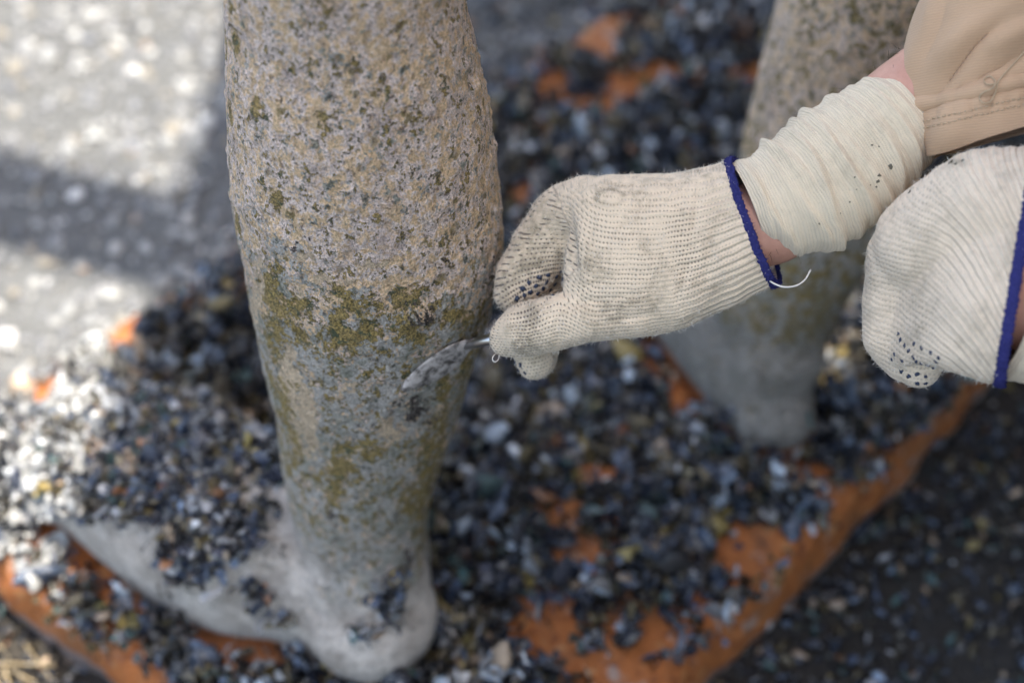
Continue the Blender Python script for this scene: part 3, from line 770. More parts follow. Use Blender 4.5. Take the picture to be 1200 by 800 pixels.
# shell litter and chips on the ground
def chip_mesh(n_pts, xyfn, smin, smax, tintfn, name, zlift=.0, tilt=.5):
    xy = xyfn(n_pts); n = len(xy)
    p = np.column_stack((xy, np.zeros(n)))
    z = GZ + .012*fbm(p, 5, 4, 3) + .006*fbm(p, 30, 3, 9)
    size = rng.uniform(0,1,n)**2*(smax-smin)+smin
    pos = np.column_stack((xy, z+size*.15+rng.uniform(0,zlift,n)))
    return shells_mesh(name, pos, size, rand_rot(n, tilt), tintfn(n), (rng.uniform(0,1,n)<.4).astype(int))
def outside(xy, pad=0.0):
    u_, v_ = plinth_uv(xy[:,0], xy[:,1]); return ~((u_>-pad)&(u_<L1+pad)&(v_>-pad)&(v_<L2+pad))
def xy_front(n):
    xy = np.column_stack((rng.uniform(-.75,.75,n), rng.uniform(.35,1.7,n)))
    u_, v_ = plinth_uv(xy[:,0], xy[:,1])
    k = outside(xy) & ((u_ < 0) | (v_ < 0)) & (rng.uniform(0,1,n) < .25+.75*sm(-.35,-.0,np.maximum(np.minimum(u_,0), -9)+np.where(v_<0,-.05,0)))
    sp_ = np.array([G(x_, y_, GZ)[:2] for x_, y_ in zip(rng.uniform(470,760,1500), rng.uniform(-50,170,1500))])   # shells spilled behind the slab
    return np.vstack((xy[k], sp_[outside(sp_,-.01)]))
def tint_dark(n): return shell_tints(n)*rng.uniform(.7,1.2,(n,1))
tag(add_obj("shell_litter", chip_mesh(24000, xy_front, .006, .022, tint_dark, "shell_litter", .014, .7), M_shell), "dark broken mussel shells scattered on the ground before the slab", "shells", kind="stuff")
def xy_back(n):
    xy = np.column_stack((rng.uniform(-1.5,1.1,n), rng.uniform(.75,3.0,n)))
    u_, v_ = plinth_uv(xy[:,0], xy[:,1])
    return xy[outside(xy,-.02) & ((u_ > L1-.02) | (v_ > L2-.02))]
def tint_pale(n):
    pal = np.array([(.20,.208,.21),(.30,.31,.308),(.15,.158,.17),(.09,.097,.11),(.46,.465,.46),(.19,.17,.135),(.12,.13,.15),(.30,.20,.14)])
    return pal[rng.choice(len(pal), n, p=[.28,.14,.25,.14,.03,.09,.06,.01])]*rng.uniform(.8,1.15,(n,1))
def stones_mesh(name, n):
    xy = xy_back(n); n = len(xy); iv, if_ = ico(1); p = np.column_stack((xy, np.zeros(n)))
    z = GZ + .012*fbm(p, 5, 4, 3) + .006*fbm(p, 30, 3, 9); size = .003+.009*rng.uniform(0,1,n)**2
    loc = iv[None]*(1+.25*rng.normal(0,1,(n,len(iv),1)))*rng.uniform(.6,1.3,(n,1,3))*np.array((1,1,.6))
    p_ = np.einsum('nij,nvj->nvi', rand_rot(n,.3), loc)*size[:,None,None] + np.column_stack((xy, z+size*.2))[:,None,:]
    me_ = mesh_np(name, p_.reshape(-1,3), (if_[None]+(np.arange(n)*len(iv))[:,None,None]).reshape(-1,3), False)
    c_ = np.repeat(tint_pale(n),len(iv),0); put_attr(me_,"tint",np.column_stack((c_,np.ones(len(c_))))); return me_
tag(add_obj("gravel", stones_mesh("gravel", 22000), M_chip), "pale grit and shell chips on the ground behind the slab", "gravel", kind="stuff")
# straw stems at the lower left
parts = []; tn = []
for k in range(70):
    a = G(rng.uniform(-60,130), rng.uniform(690,830), GZ+.012); ang = rng.normal(-.5,.7); L = rng.uniform(.04,.14)
    b = a + np.array((math.cos(ang)*L, math.sin(ang)*L, rng.normal(0,.006)))
    m_ = (a+b)/2+np.array((0,0,rng.uniform(0,.006)))
    uu, vv = plinth_uv(np.array([a[0],b[0]]), np.array([a[1],b[1]]))
    if vv.max() > -.02: continue
    v_, f_ = tube(catmull([a,m_,b],3), rng.uniform(.0006,.0016), 5); parts.append((v_,f_)); tn.append(np.repeat(np.array([[.30,.23,.13]])*rng.uniform(.4,1.2), len(v_), 0))
v_, f_ = join(parts); me = mesh_np("dry_straw", v_, f_); c = np.vstack(tn); put_attr(me,"tint",np.column_stack((c,np.ones(len(c)))))
tag(add_obj("dry_straw", me, M_straw), "dry straw stems on dark ground below the slab", "straw", kind="stuff")

# ------------------------------------------------------------------ the worker
person = empty("person"); tag(person, "kneeling worker in tan shirt and knitted gloves scraping the statue leg", "person")

def px_loft(rows, ns=64, caps=True, expo=2.0, n=10):
    """rows: centre px x,y, depth, half-width vector px (wx,wy), half thickness m"""
    a = catmull(rows, n)
    c = np.array([P(r[0],r[1],r[2]) for r in a])
    A = np.array([(r[3]*R_ - r[4]*U_)*r[2]/FPX for r in a])
    B = np.array([F_*r[5] for r in a])
    return loft(c, A, B, ns, caps, expo), c, A, B

# body: torso, head, arms and hands as one surface (mostly beyond the frame)
W_R = P(905,262,.965); E_R = P(1215,5,.93); W_L = P(1192,352,.885); 
SH_R = np.array((.60,.86,1.00)); SH_L = np.array((.60,.42,.98)); E_L = np.array((.50,.47,.62))
PEL = np.array((1.02,.64,.40)); CH = np.array((.74,.64,.92)); NECK = np.array((.62,.64,1.08)); HEAD = np.array((.54,.64,1.22))
s = Soup()
s.chain([(PEL,.155),((PEL+CH)/2,.135),(CH,.15),(NECK,.07),(HEAD,.085)])
s.ball(HEAD+np.array((-.01,0,.03)), (.098,.078,.118))
s.ball(HEAD+np.array((-.10,0,-.005)), (.022,.016,.024)); s.ball(HEAD+np.array((-.06,0,-.075)), (.045,.05,.035))
for sg in (-1,1): s.ball(HEAD+np.array((.01,.082*sg,.0)), (.02,.012,.03))
s.chain([(CH,.12),(SH_R,.075),(E_R,.050),(P(1130,82,.945),.036),(P(1050,132,.955),.0315),(W_R,.029),(P(860,268,.965),.030)])
s.chain([(CH,.12),(SH_L,.075),(E_L,.050),(P(1275,385,.86),.032),(W_L,.028),(P(1150,340,.90),.030)])
for sg, ky in ((-1,.44),(1,.84)):
    s.chain([(PEL+np.array((0,.09*sg,-.05)),.10),(np.array((.78,ky,.02)),.065),(np.array((1.12,ky,-.02)),.05),(np.array((1.22,ky,-.03)),.042)])
me = s.fuse("body", .0065, 4)
body = add_obj("body", me, M_skin, person)
body_me = me
# hair, trousers, boots out of the frame
s = Soup(); s.ball(HEAD+np.array((.012,0,.05)), (.100,.084,.108)); add_obj("hair", s.fuse("hair",.006,3), M_hair, person)
s = Soup(); s.chain([(PEL+np.array((-.03,0,.05)),.165),(PEL,.172)])
for sg, ky in ((-1,.44),(1,.84)): s.chain([(PEL+np.array((0,.09*sg,-.05)),.115),(np.array((.78,ky,.02)),.08),(np.array((1.12,ky,-.005)),.062)])
add_obj("trousers", s.fuse("trousers",.013,3), M_trouser, person)
for sg, ky in ((-1,.44),(1,.84)):
    s = Soup(); s.chain([(np.array((1.14,ky,-.015)),.055),(np.array((1.24,ky,-.02)),.055)]); s.chain([(np.array((1.25,ky,.0)),.045),(np.array((1.27,ky,-.035)),.04)])
    add_obj("boot", s.fuse("boot",.006,3), M_boot, person)
s = Soup(); s.chain([((PEL*.75+CH*.25),.165),((PEL+CH)/2,.16),(CH,.172),(CH*.5+NECK*.5,.12)])
s.chain([(CH,.135),(SH_R,.092),(SH_R*.45+E_R*.55,.070),(E_R,.053)]); s.chain([(CH,.135),(SH_L,.092),(E_L,.070),(P(1420,405,.82),.058)])
shirt = add_obj("shirt", s.fuse("shirt",.011,4), M_shirt, person)

# sleeve in view: an open tube with a hem, its rim towards the lower left
def build_sleeve():
    top = SH_R*.45+E_R*.55
    rows = [(1345,-75,.86,52,88,.066),(1250,-48,.90,84,58,.060),(1192,0,.925,95,18,.056),(1168,55,.935,98,6,.053),(1158,100,.94,94,-4,.050),(1154,128,.942,90,-10,.049),(1153,146,.942,84,-16,.048),(1160,163,.942,70,-20,.046)]
    (v, fl), c, A, B = px_loft(rows, 160, False, 2.2, 22)
    nr = len(c); ns = 160
    n = np.cross(B, A); g = v.reshape(nr, ns, 3)
    cen = c[:,None,:]; rad = g-cen; rad /= np.linalg.norm(rad,axis=2)[:,:,None]
    ix, iy, d = proj(g.reshape(-1,3)); ix = ix.reshape(nr,ns); iy = iy.reshape(nr,ns)
    gp = g.reshape(-1,3)
    disp = .0065*fbm(gp*np.array((1,.45,.45)), 16, 4, 14).reshape(nr,ns)
    # diagonal folds pulling towards the hem corner
    t = (ix-1070)*.80 + (iy-60)*.26
    disp += .0050*np.sin(t/9.5+1.5*fbm(gp,12,2,3).reshape(nr,ns))*np.exp(-((ix-1092)/34)**2)*sm(20,90,iy)
    for fx_, fy_, lx_, ly_, an_, k_ in [(1090,60,9,60,.35,-.005),(1112,70,8,50,.5,.004),(1135,60,10,60,.7,-.005),(1150,30,10,55,.9,.004),(1175,75,9,45,1.0,-.0045),(1185,40,9,45,1.1,.004),(1095,20,8,30,.2,.003),(1125,105,7,20,.6,-.003),(1155,105,8,22,.5,.003)]:
        ca_, sa_ = math.cos(an_), math.sin(an_); X_, Y_ = (ix-fx_)*ca_+(iy-fy_)*sa_, -(ix-fx_)*sa_+(iy-fy_)*ca_
        disp += k_*np.exp(-((X_/lx_)**2+(Y_/ly_)**2))
    seam = np.linspace(0,1,nr)[:,None]; yl = 128-(ix-1068)*.24
    ridge = (iy-yl)
    disp += .0030*np.exp(-((ridge+3)/5)**2) + .0016*sm(-2,8,ridge) - .0034*np.exp(-((ridge-5)/3.0)**2)
    disp += .0009*np.sin(ix/3.2)*np.exp(-((ridge-16)/9)**2)
    g = g + rad*disp[:,:,None]
    me = mesh_np("sleeve", g.reshape(-1,3), fl)
    o = add_obj("sleeve", me, M_shirt, shirt)
    m = o.modifiers.new("thick", 'SOLIDIFY'); m.thickness = .0035; m.offset = -1
    return o
sleeve = build_sleeve()
# stitched hem
bpy.context.view_layer.update()
def surf_hit(o, x, y):
    """first surface of object o seen at a photo pixel"""
    dr = P(x,y,1.0)-CAM; dr = dr/np.linalg.norm(dr)
    dg = bpy.context.evaluated_depsgraph_get()
    ok, loc, nrm, _ = o.evaluated_get(dg).ray_cast(Vector(CAM), Vector(dr))
    return (np.array(loc), np.array(nrm)) if ok else (None, None)
st_ = []
for row_, off_ in ((0, 18), (1, 26)):
    for x_ in np.arange(1074, 1215, 6.2):
        a_, _n = surf_hit(sleeve, x_, 128-(x_-1068)*.24+off_+rng.normal(0,.5)); b_, _ = surf_hit(sleeve, x_+4.0, 128-(x_+4-1068)*.24+off_+rng.normal(0,.5))
        if a_ is None or b_ is None: continue
        st_.append(tube([a_+_n*.0001, (a_+b_)/2+_n*.0006, b_+_n*.0001], .00042, 5))
v_, f_ = join(st_); o_ = add_obj("hem_stitches", mesh_np("hem_stitches", v_, f_), M_tanthread, sleeve); o_["kind"] = "stuff"
# loose thread on the sleeve hem
pts = [(1205,55),(1190,72),(1178,85),(1169,96),(1166,108),(1160,119),(1151,121),(1147,114),(1153,108),(1162,104),(1166,97),(1160,90),(1153,93),(1155,99),(1166,99)]
v_, f_ = tube(catmull([(surf_hit(sleeve,x,y)[0] if surf_hit(sleeve,x,y)[0] is not None else P(x,y,.885))-F_*.0012 for x,y in pts],6), .0005, 6); add_obj("loose_thread", mesh_np("loose_thread", v_, f_), M_tanthread, sleeve)

# wrist wraps: folded knitted band
def build_wrap(rows, seed, fold_px, name="wrist_wrap"):
    (v, fl), c, A, B = px_loft(rows, 110, False, 2.0, 40)
    nr, ns = len(c), 110; g = v.reshape(nr,ns,3); rad = g-c[:,None,:]; rad /= np.linalg.norm(rad,axis=2)[:,:,None]
    L = np.concatenate(([0], np.cumsum(np.linalg.norm(np.diff(c,axis=0),axis=1))))[:,None]
    th = np.linspace(0,2*math.pi,ns,endpoint=False)[None,:]
    q = np.stack(np.broadcast_arrays(L*6, np.cos(th)*.35, np.sin(th)*.35), -1).reshape(-1,3)
    ph = L/fold_px*2*math.pi + 4.2*fbm(q,1.6,3,seed).reshape(nr,ns) + .6*np.sin(th+1.)
    amp = .55+.45*fbm(q,2.5,2,seed+5).reshape(nr,ns)
    saw = (1-np.abs(np.sin(ph/2))**.7)
    ph2 = L/(fold_px*.46)*2*math.pi + 3.0*fbm(q,2.2,3,seed+9).reshape(nr,ns)
    fold = 0*ph; Lt = L[-1,0]; r_ = np.random.default_rng(seed)
    cpos = np.cumsum(r_.uniform(.55,1.5,40))*fold_px
    for i_, c_ in enumerate(cpos[cpos < Lt]):
        wob_ = fold_px*(.75*np.sin(th*1+r_.uniform(0,6.28))*r_.uniform(.2,1)+.45*np.sin(2*th+r_.uniform(0,6.28))*r_.uniform(0,1))
        x_ = (L-c_-wob_)/fold_px
        am_ = r_.uniform(.5,1.25)*(.65+.35*np.sin(th*r_.integers(1,3)+r_.uniform(0,6.28)))
        fold = np.maximum(fold, am_*np.where(x_ < 0, np.exp(-(x_/.46)**2), np.exp(-(x_/.27)**2)))
    disp = .0046*fold + .0005*np.sin(ph2)*amp + .0012*fbm(q,5,2,seed+2).reshape(nr,ns)
    e = np.minimum(np.arange(nr), np.arange(nr)[::-1])[:,None]/26.; disp *= np.clip(e,.12,1)
    g = g + rad*disp[:,:,None]
    me = mesh_np(name, g.reshape(-1,3), fl)
    r = np.linalg.norm(A,axis=1).mean()
    k = np.stack(np.broadcast_arrays(th*r, L, 0*L), -1).reshape(-1,3); put_attr(me,"knit",k)
    put_attr(me,"rib",np.zeros(nr*ns)); put_attr(me,"open",np.full(nr*ns,.6)); put_attr(me,"soil",np.zeros(nr*ns))
    o = add_obj(name, me, M_wrap, person)
    m = o.modifiers.new("thick",'SOLIDIFY'); m.thickness = .0018; m.offset = -1
    return o
pw = np.array((.571,.822))
def wr(x,y,d,hw,th,tilt=0): return (x,y,d,hw*math.cos(math.atan2(pw[1],pw[0])+tilt),hw*math.sin(math.atan2(pw[1],pw[0])+tilt),th)
wrap_r = build_wrap([wr(874,246,.963,57,.030,.24),wr(900,243,.962,62,.033,.20),wr(940,226,.959,72,.037,.10),wr(975,203,.957,76,.038,.02),wr(1010,176,.955,72,.037),wr(1040,152,.953,64,.035),wr(1063,134,.952,58,.033)], 3, .0105)
wrap_l = build_wrap([(1182,372,.885,-18,66,.037),(1205,376,.877,-14,71,.040),(1240,380,.868,-12,74,.041),(1290,388,.855,-8,74,.041)], 8, .010)
# mud flecks on the right wrap
fl_parts = []
for x,y,rx in [(1044,196,4.2),(1031,206,2.2),(1029,213,2.4),(1027,219,1.6),(1022,170,1.4),(1030,172,1.6),(1002,208,1.5),(1020,217,1.2),(996,237,1.3),(960,262,1.5),(1004,222,1.2),(985,250,1.0)]:
    c0 = P(x,y,.9); dr = (c0-CAM); dr /= np.linalg.norm(dr)
    fl_parts.append((x,y,rx))
def surf_hit(o, x, y):
    """first surface of object o seen at a photo pixel"""
    dr = P(x,y,1.0)-CAM; dr = dr/np.linalg.norm(dr)
    dg = bpy.context.evaluated_depsgraph_get()
    ok, loc, nrm, _ = o.evaluated_get(dg).ray_cast(Vector(CAM), Vector(dr))
    return (np.array(loc), np.array(nrm)) if ok else (None, None)
def blobs(name, host, spots, mat, flat=.4, parent=None, sub=2, zr=None):
    bpy.context.view_layer.update()
    iv, if_ = ico(sub); parts = []
    for x,y,rx in spots:
        loc, nr_ = surf_hit(host, x, y)
        if loc is None: continue
        d = (loc-CAM)@F_; r = rx*d/FPX
        a = np.cross(nr_, (.3,.5,.8)); a /= np.linalg.norm(a); b = np.cross(nr_, a)
        an = rng.uniform(0,6.28); a, b = a*math.cos(an)+b*math.sin(an), b*math.cos(an)-a*math.sin(an)
        jit = 1+.30*rng.normal(0,1,(len(iv),1))
        lv_ = iv*jit
        parts.append((loc + lv_[:,0:1]*a*r*rng.uniform(.8,1.25) + lv_[:,1:2]*b*r*rng.uniform(.7,1.1) + lv_[:,2:3]*nr_*r*flat, [if_]))
    if not parts: return None
    v_, f_ = join(parts); o = add_obj(name, mesh_np(name, v_, f_), mat, parent or host); o["kind"] = "stuff"; return o
blobs("mud_fleck", wrap_r, fl_parts, M_mud, .15, None, 1)

# ---- gloves
def cut_open(me, c, axis, reach):
    """open the glove at the cuff: remove what lies beyond the cuff plane, return the rim loop in order"""
    bm = bmesh.new(); bm.from_mesh(me)
    geom = bm.verts[:]+bm.edges[:]+bm.faces[:]
    bmesh.ops.bisect_plane(bm, geom=geom, plane_co=Vector(c), plane_no=Vector(axis), clear_outer=True, dist=1e-6)
    bm.to_mesh(me); bm.free(); me.update()
def rim_loop(me):
    bm = bmesh.new(); bm.from_mesh(me); bm.edges.ensure_lookup_table(); bm.verts.ensure_lookup_table()
    be = [e for e in bm.edges if e.is_boundary]
    nxt = {}
    for e in be:
        a,b = e.verts; nxt.setdefault(a.index,[]).append(b.index); nxt.setdefault(b.index,[]).append(a.index)
    start = next(iter(nxt)); loop = [start]; prev = None; cur = start
    while True:
        opts = [k for k in nxt[cur] if k != prev]
        if not opts or opts[0] == start: break
        prev, cur = cur, opts[0]; loop.append(cur)
        if len(loop) > 20000: break
    pts = np.array([bm.verts[i].co[:] for i in loop]); bm.free(); return pts
def rim_tube(pts, r, wob, n=260):
    d = np.concatenate(([0],np.cumsum(np.linalg.norm(np.diff(np.vstack((pts,pts[:1])),axis=0),axis=1))))
    t = np.linspace(0,d[-1],n,endpoint=False); q = np.vstack((pts,pts[:1]))
    p = np.stack([np.interp(t,d,q[:,k]) for k in range(3)],1)
    for _ in range(6): p = (np.roll(p,1,0)+p*2+np.roll(p,-1,0))/4
    p = p + wob*np.stack([fbm(p,300,2,60+k) for k in range(3)],1)
    tn = np.roll(p,-1,0)-np.roll(p,1,0); tn /= np.linalg.norm(tn,axis=1)[:,None]
    out = p-p.mean(0); a = np.cross(tn,out); a /= np.linalg.norm(a,axis=1)[:,None]; b = np.cross(tn,a)
    rr = r*(1+.10*np.sin(np.arange(n)*2.1)+.08*rng.normal(0,1,n))[:,None]
    ns = 10; th = np.linspace(0,2*math.pi,ns,endpoint=False)
    v = (p[:,None,:] + (a*rr*1.9)[:,None,:]*np.cos(th)[None,:,None] + (b*rr*.8)[:,None,:]*np.sin(th)[None,:,None]).reshape(-1,3)
    f = grid_faces(n, ns); j = np.arange(ns)
    f = np.vstack((f, np.stack(((n-1)*ns+j,(n-1)*ns+(j+1)%ns,(j+1)%ns,j),-1)))
    return mesh_np("cuff_edge", v, f)
def fuzz(me, n, L, name, parent, mat=M_fuzz, r=.00014, vn=None):
    v, nr_ = vn if vn is not None else (get_co(me), get_no(me)); idx = rng.choice(len(v), n)
    b = v[idx]; d = nr_[idx]*.75 + rng.normal(0,.75,(n,3)); d /= np.linalg.norm(d,axis=1)[:,None]
    l = (L*rng.uniform(.3,1.0,n)**1.5)[:,None]; side = np.cross(d, rng.normal(0,1,(n,3))); side /= np.linalg.norm(side,axis=1)[:,None]
    curl = np.cross(d, side)*l*.45
    a0, a1 = b-side*r, b+side*r; m0, m1 = b+d*l*.55+curl*.5-side*r*.8, b+d*l*.55+curl*.5+side*r*.8; t0 = b+d*l+curl*1.6
    V = np.stack((a0,a1,m1,m0,t0),1).reshape(-1,3); k = np.arange(n)[:,None]*5
    o = add_obj(name, mesh_np(name, V, [k+np.array([[0,1,2,3]]), k+np.array([[3,2,4]])]), mat, parent); o["kind"] = "stuff"; return o

# right glove
def glove_right():
    s = Soup()
    rows = [(930,246,.965,25,66,.036),(893,257,.965,27,73,.037),(866,268,.964,22,77,.035),(840,279,.963,12,83,.033),(790,296,.962,4,92,.032),(735,300,.963,0,96,.032),(700,303,.966,-2,97,.031),(676,306,.970,-3,90,.027),(662,308,.975,-4,76,.018)]
    (v, fl), *_ = px_loft(rows, 64, True, 2.3, 8); s.add(v, fl)
    q = lambda x,y,d,r: (P(x,y,d), px2m(r,d))
    s.chain([q(693,244,.974,40),q(664,250,.990,38),q(634,292,1.000,37),q(615,324,1.004,34),q(604,344,1.004,26)])                      # index finger
    s.chain([q(800,350,.962,26),q(745,366,.955,29),q(690,370,.956,30),q(645,379,.965,34),q(615,386,.975,33),q(596,395,.983,24)])     # thumb
    s.chain([q(690,260,.998,38),q(640,325,1.022,33),q(634,380,1.022,28),q(628,418,1.012,26)])                                          # middle
    s.chain([q(700,275,1.020,36),q(652,335,1.050,31),q(668,378,1.045,26),q(692,378,1.03,22)])                                           # ring
    s.chain([q(715,290,1.035,33),q(672,345,1.072,28),q(690,372,1.065,24),q(715,368,1.05,20)])                                           # little
    me = s.fuse("work_glove", .0013, 9)
    ca, cb = P(856,188,.965), P(909,331,.965)
    mid = (ca+cb)/2; ax = np.cross(cb-ca, F_); ax /= np.linalg.norm(ax)
    if ax[0] < 0: ax = -ax
    ax = ax - F_*.30; ax /= np.linalg.norm(ax)
    cut_open(me, mid, ax, 0)
    v = get_co(me); n = get_no(me); ix, iy, d = proj(v)
    # cloth wrinkles
    disp = .0022*fbm(v,26,3,70) + .0008*fbm(v,90,2,71)
    def gb(x,y,rx,ry,k,an=0.):
        ca_, sa_ = math.cos(an), math.sin(an); X_, Y_ = (ix-x)*ca_+(iy-y)*sa_, -(ix-x)*sa_+(iy-y)*ca_
        return k*np.exp(-((X_/rx)**2+(Y_/ry)**2))
    fr_ = (n @ F_) < .2
    cre = gb(671,285,6,34,-.0045,-.10) + gb(684,290,9,36,.0018,-.1) + gb(690,335,22,5,-.0022,-.4) + gb(655,238,14,4,-.0012,-.9) + gb(716,232,26,14,.0022,.1) + gb(765,222,24,12,.0015,0)
    cre += gb(700,352,40,4,-.0016,-.15) + gb(742,372,30,4,-.0014,-.2) + gb(628,372,4,20,-.0012,.3) + gb(612,300,22,3,-.0014,-.7) + gb(604,322,20,3,-.0012,-.6) + gb(630,268,22,3,-.0013,-.75)
    cre += gb(815,255,5,40,-.0014,.15) + gb(832,300,5,36,-.0013,.2) + gb(800,330,4,26,-.0012,.35) + gb(780,250,40,4,.0010,-.1)
    disp += np.where(fr_, cre, 0)
    disp += .0011*np.sin((iy-.28*(ix-800))/7.5)*sm(770,850,ix)*(.5+.5*fbm(v,30,2,72))
    set_co(me, v+n*disp[:,None])
    top = np.interp(ix,[560,640,686,724,783,829,860,930],[330,235,204,204,204,198,189,170]); bot = np.interp(ix,[560,620,662,724,755,790,821,860,910,940],[422,420,405,397,396,390,379,359,330,320])
    f = (iy-top)/np.maximum(bot-top,40)
    bend = 26*sm(700,650,ix)
    kv = (f*195+bend)*.965/FPX + .5*(d-.965); ku = (ix*.98 - iy*.15)*.965/FPX
    # index, middle: rows run across the finger
    q0 = np.hypot(ix-646, iy-402)
    line = np.interp(iy,[200,235,282,313,330,345,368],[640,655,671,676,664,634,580])
    isf = (ix < line) & (iy < np.interp(ix,[570,581,607,638,660,680],[375,368,352,343,330,322]))
    kv = np.where(isf, (190-q0)*.975/FPX+.3*(d-.98), kv); ku = np.where(isf, np.arctan2(iy-402,ix-646)*.055+.6*d, ku)
    put_attr(me,"knit",np.stack((ku,kv,0*ku),1))
    put_attr(me,"rib",.75*sm(770,850,ix))
    put_attr(me,"open",np.clip(.18+.85*np.exp(-((f-.58)/.36)**2)*sm(880,790,ix)*(.75+.5*fbm(v,35,3,44)) + np.where(isf,.35,0)+.3*sm(680,620,ix), 0, 1))
    soil = .40*np.exp(-(((ix-640)/34)**2+((iy-275)/40)**2)) + .35*np.exp(-(((ix-600)/30)**2+((iy-330)/30)**2)) + .4*np.exp(-(((ix-610)/50)**2+((iy-410)/12)**2)) + .40*np.exp(-((np.hypot((ix-716)/15,(iy-232)/9)-1)/.28)**2) + .5*np.exp(-(((ix-727)/14)**2+((iy-357)/9)**2)) + .25*np.exp(-(((ix-640)/60)**2+((iy-420)/20)**2))
    put_attr(me,"soil",np.clip(soil,0,1))
    o = add_obj("work_glove", me, M_knit, person)
    tag(o, "right glove gripping the scraper")
    rim = rim_loop(me)
    m = o.modifiers.new("thick",'SOLIDIFY'); m.thickness = .0016; m.offset = -1
    add_obj("cuff_edge", rim_tube(rim,.0016,.0006), M_blue, o)
    fuzz(bpy.data.meshes["cuff_edge"], 2600, .0024, "cuff_fray", o, M_blue)
    fuzz(me, 14000, .0032, "knit_fuzz", o)
    return o
glove_r = glove_right()
_ax = W_R-P(1130,82,.945); _v = get_co(body_me); _t = ((_v-P(1130,82,.945))@_ax)/(_ax@_ax); _dd = np.linalg.norm(_v-P(1130,82,.945)-_t[:,None]*_ax, axis=1)
_m = np.where((_t > -.2)&(_t < 1.2)&(_dd < .06))[0]
fuzz(None, 420, .011, 'arm_hair', body, M_hair, .00011, (_v[_m], get_no(body_me)[_m]))
dots = [(x,y,2.9) for x,y in [(606,350),(614,346),(612,338),(620,331),(622,342),(628,335),(630,344),(632,325),(637,338),(640,331),(643,322),(645,340),(650,333),(652,324),(658,318),(660,328),(648,346)]]
blobs("grip_dot", glove_r, dots, M_dot, .5)
blobs("grip_dot", glove_r, [(604,425,2.6),(610,428,2.6),(608,434,2.4),(615,437,2.2)], M_dot, .45)
# loose threads
v_, f_ = tube(catmull([P(x,y,d) for x,y,d in [(898,324,.945),(905,331,.94),(918,336,.938),(932,335,.94),(943,328,.945),(950,316,.95)]],8), .0006, 6)
add_obj("loose_thread", mesh_np("loose_thread", v_, f_), M_thread, glove_r)
v_, f_ = tube(catmull([P(x,y,d) for x,y,d in [(583,413,.985),(579,416,.975),(577,421,.972),(580,424,.972),(584,421,.975),(585,415,.98)]],6), .00035, 6)
add_obj("loose_thread", mesh_np("loose_thread", v_, f_), M_thread, glove_r)

# left glove
def glove_left():
    s = Soup()
    q = lambda x,y,d,r: (P(x,y,d), px2m(r,d))
    # back of the hand from the wrist, up and over to the knuckles
    rows = [(1226,372,.868,-30,84,.042),(1196,360,.876,-34,90,.044),(1166,340,.886,-40,100,.046),(1138,322,.896,-44,110,.046),(1108,318,.908,-36,112,.044),(1078,326,.922,-24,104,.040),(1056,340,.934,-14,86,.034),(1042,352,.942,-8,62,.024)]
    (v, fl), *_ = px_loft(rows, 64, True, 2.25, 8); s.add(v, fl)
    s.chain([q(1205,250,.885,78),q(1160,245,.893,74),q(1120,262,.905,66),q(1085,285,.92,60)])                 # outer edge of the hand, knuckle side
    s.chain([q(1062,300,.935,46),q(1047,350,.942,38),q(1046,392,.945,36),q(1066,416,.940,33),q(1076,424,.935,30)])   # index curled under
    s.chain([q(1080,270,.95,46),q(1052,310,.975,38),q(1060,380,.985,33),q(1090,405,.97,28)])                  # middle
    s.chain([q(1110,240,.96,44),q(1078,280,1.0,36),q(1085,360,1.01,31),q(1115,385,.99,27)])                   # ring
    s.chain([q(1150,215,.965,40),q(1115,260,1.01,32),q(1120,335,1.02,28),q(1140,360,1.0,24)])                 # little
    s.chain([q(1180,390,.885,40),q(1150,398,.895,37),q(1122,402,.905,32),q(1104,404,.914,27)])                # thumb side
    me = s.fuse("work_glove", .0014, 12)
    ca, cb = P(1201,268,.88), P(1176,425,.88)
    mid = (ca+cb)/2; ax = np.cross(cb-ca, F_); ax /= np.linalg.norm(ax)
    if ax[0] < 0: ax = -ax
    ax = ax*1.0 - F_*.35; ax /= np.linalg.norm(ax)
    # only the wrist part is cut, the knuckle side reaches past the frame
    cut_open(me, mid, ax, 0)
    v = get_co(me); n = get_no(me); ix, iy, d = proj(v)
    disp = .0030*fbm(v,22,4,90) + .0008*fbm(v,80,2,91) + .0006*np.sin((iy-62*(np.maximum(ix-1085,0)/75)**1.8)/5.2+2*fbm(v,20,2,92))*sm(1090,1150,ix)*.6
    set_co(me, v+n*disp[:,None])
    x0 = np.maximum(ix-1085,0)/75; vv = iy - 62*x0**1.8 + 10*sm(1060,1010,ix)*((iy-340)/100)
    kv = vv*.9/FPX + .4*(d-.9); ku = (ix+.4*iy)*.9/FPX
    
    put_attr(me,"knit",np.stack((ku,kv,0*ku),1))
    put_attr(me,"rib",sm(1080,1130,ix)*.4)
    put_attr(me,"open",np.clip(.65*sm(1150,1070,ix)*(.6+.8*fbm(v,35,3,45)),0,1))
    soil = .35*np.exp(-(((ix-1040)/40)**2+((iy-430)/22)**2)) + .7*np.exp(-(((ix-1124)/12)**2+((iy-190)/4)**2)) + .25*np.exp(-(((ix-1080)/30)**2+((iy-350)/40)**2))
    put_attr(me,"soil",np.clip(soil,0,1))
    o = add_obj("work_glove", me, M_knit2, person); tag(o, "left glove closed in a fist")
    rim = rim_loop(me)
    m = o.modifiers.new("thick",'SOLIDIFY'); m.thickness = .0016; m.offset = -1
    add_obj("cuff_edge", rim_tube(rim,.0018,.0006,320), M_blue, o)
    fuzz(me, 12000, .0032, "knit_fuzz", o)
    return o
glove_l = glove_left()
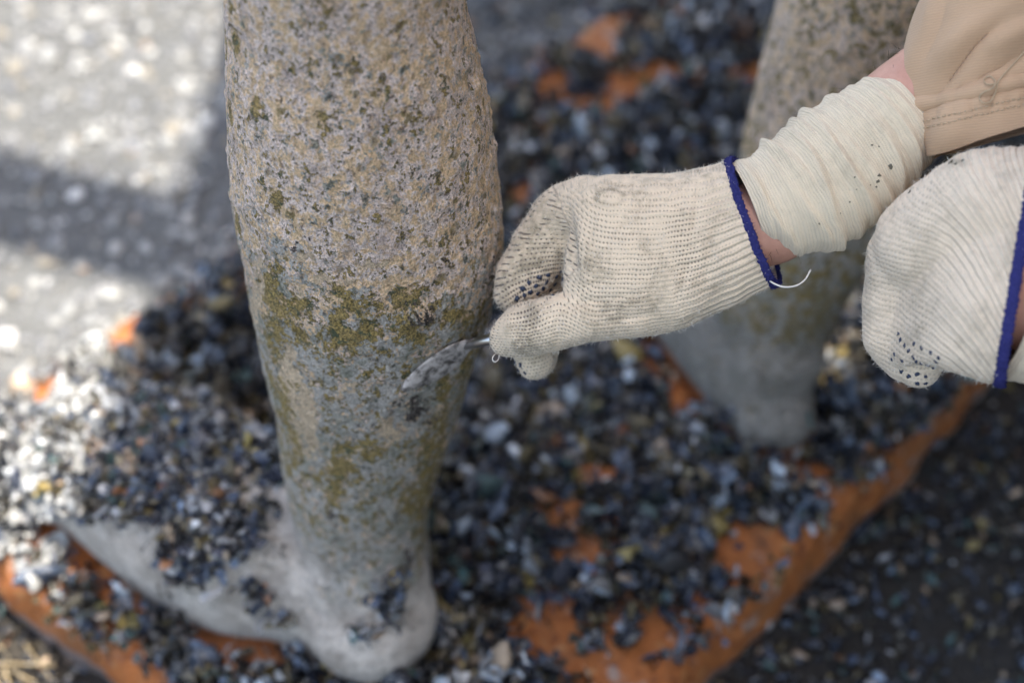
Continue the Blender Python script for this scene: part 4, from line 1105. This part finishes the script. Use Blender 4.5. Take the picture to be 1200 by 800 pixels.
dots = [(x,y,2.7) for x,y in [(1053,391),(1055,398),(1060,405),(1065,411),(1070,418),(1074,424),(1071,403),(1080,408),(1091,413),(1100,419),(1048,415),(1057,423),(1079,426),(1087,428),(1094,431),(1056,435),(1065,441),(1075,438),(1085,441),(1075,449),(1085,449),(1097,424),(1045,421)]]
blobs("grip_dot", glove_l, dots, M_dot, .5)
blobs("mud_fleck", glove_l, [(1066,225,2.6),(1114,190,2.8),(1120,192,2.0),(1128,188,1.8),(1144,173,2.4),(1030,256,1.5)], M_mud, .4)

# ------------------------------------------------------------------ scraper
scr = empty("scraper"); tag(scr, "small dirty steel scraper held against the statue leg", "scraper")
def build_scraper():
    topo = [(470,456,1.060),(476,444,1.058),(490,430,1.053),(508,416,1.045),(528,404,1.036),(545,398,1.027),(558,395,1.018),(575,391,1.008)]
    boto = [(473,459,1.060),(487,455,1.055),(507,448,1.048),(526,437,1.041),(541,424,1.032),(551,411,1.024),(561,405,1.016),(577,402,1.007)]
    def on_leg(t):
        loc, _ = surf_hit(leg1, t[0], t[1]); w_ = np.interp(t[0], [470,500,575], [1,.85,0])
        lim = ((loc-CAM)@F_ - np.interp(t[0],[470,575],[.0018,.007])) if loc is not None else 9.
        return P(t[0], t[1], min(lim, t[2]*(1-w_)+w_*min(lim,9.) if loc is not None else t[2]))
    a = catmull([on_leg(t) for t in topo], 8); b = catmull([on_leg(t) for t in boto], 8); n = len(a); k = 9
    g = np.zeros((n,k,3)); t = np.linspace(0,1,k)
    for j in range(k): g[:,j] = a+(b-a)*t[j] - F_*(.0022*math.sin(math.pi*t[j]))
    th = .0007; fr = (g - F_*th).reshape(-1,3); bk = (g + F_*th).reshape(-1,3); N_ = n*k
    f = grid_faces(n,k,False); loop = list(range(0,k)) + [i*k+k-1 for i in range(1,n)] + [ (n-1)*k+j for j in range(k-2,-1,-1)] + [i*k for i in range(n-2,0,-1)]
    lp = np.array(loop); nx = np.roll(lp,-1)
    side = np.stack((lp,nx,nx+N_,lp+N_),-1)
    v = np.vstack((fr,bk)); me = mesh_np("blade", v, [np.vstack((f[:,::-1], f+N_, side))])
    ix,_,_ = proj(v); put_attr(me,"soil",np.interp(ix,[470,480,530,552,560],[.75,.95,.9,.6,-.1]))
    add_obj("blade", me, M_blade, scr)
    v_, f_ = tube([P(546,406.5,1.0225),P(560,401,1.010),P(576,397,1.003),P(600,388,1.0)], [.0024,.0034,.0042,.0050], 16); add_obj("ferrule", mesh_np("ferrule",v_,f_), mat_plain("steel",(.55,.55,.56),.3,.5,.1,200,.1,1.0), scr)
    v_, f_ = tube(catmull([P(598,389,1.003),P(640,372,1.0),P(690,352,1.0),P(740,332,1.004)],5), .0085, 16); add_obj("handle", mesh_np("handle",v_,f_), M_wood, scr)
build_scraper()
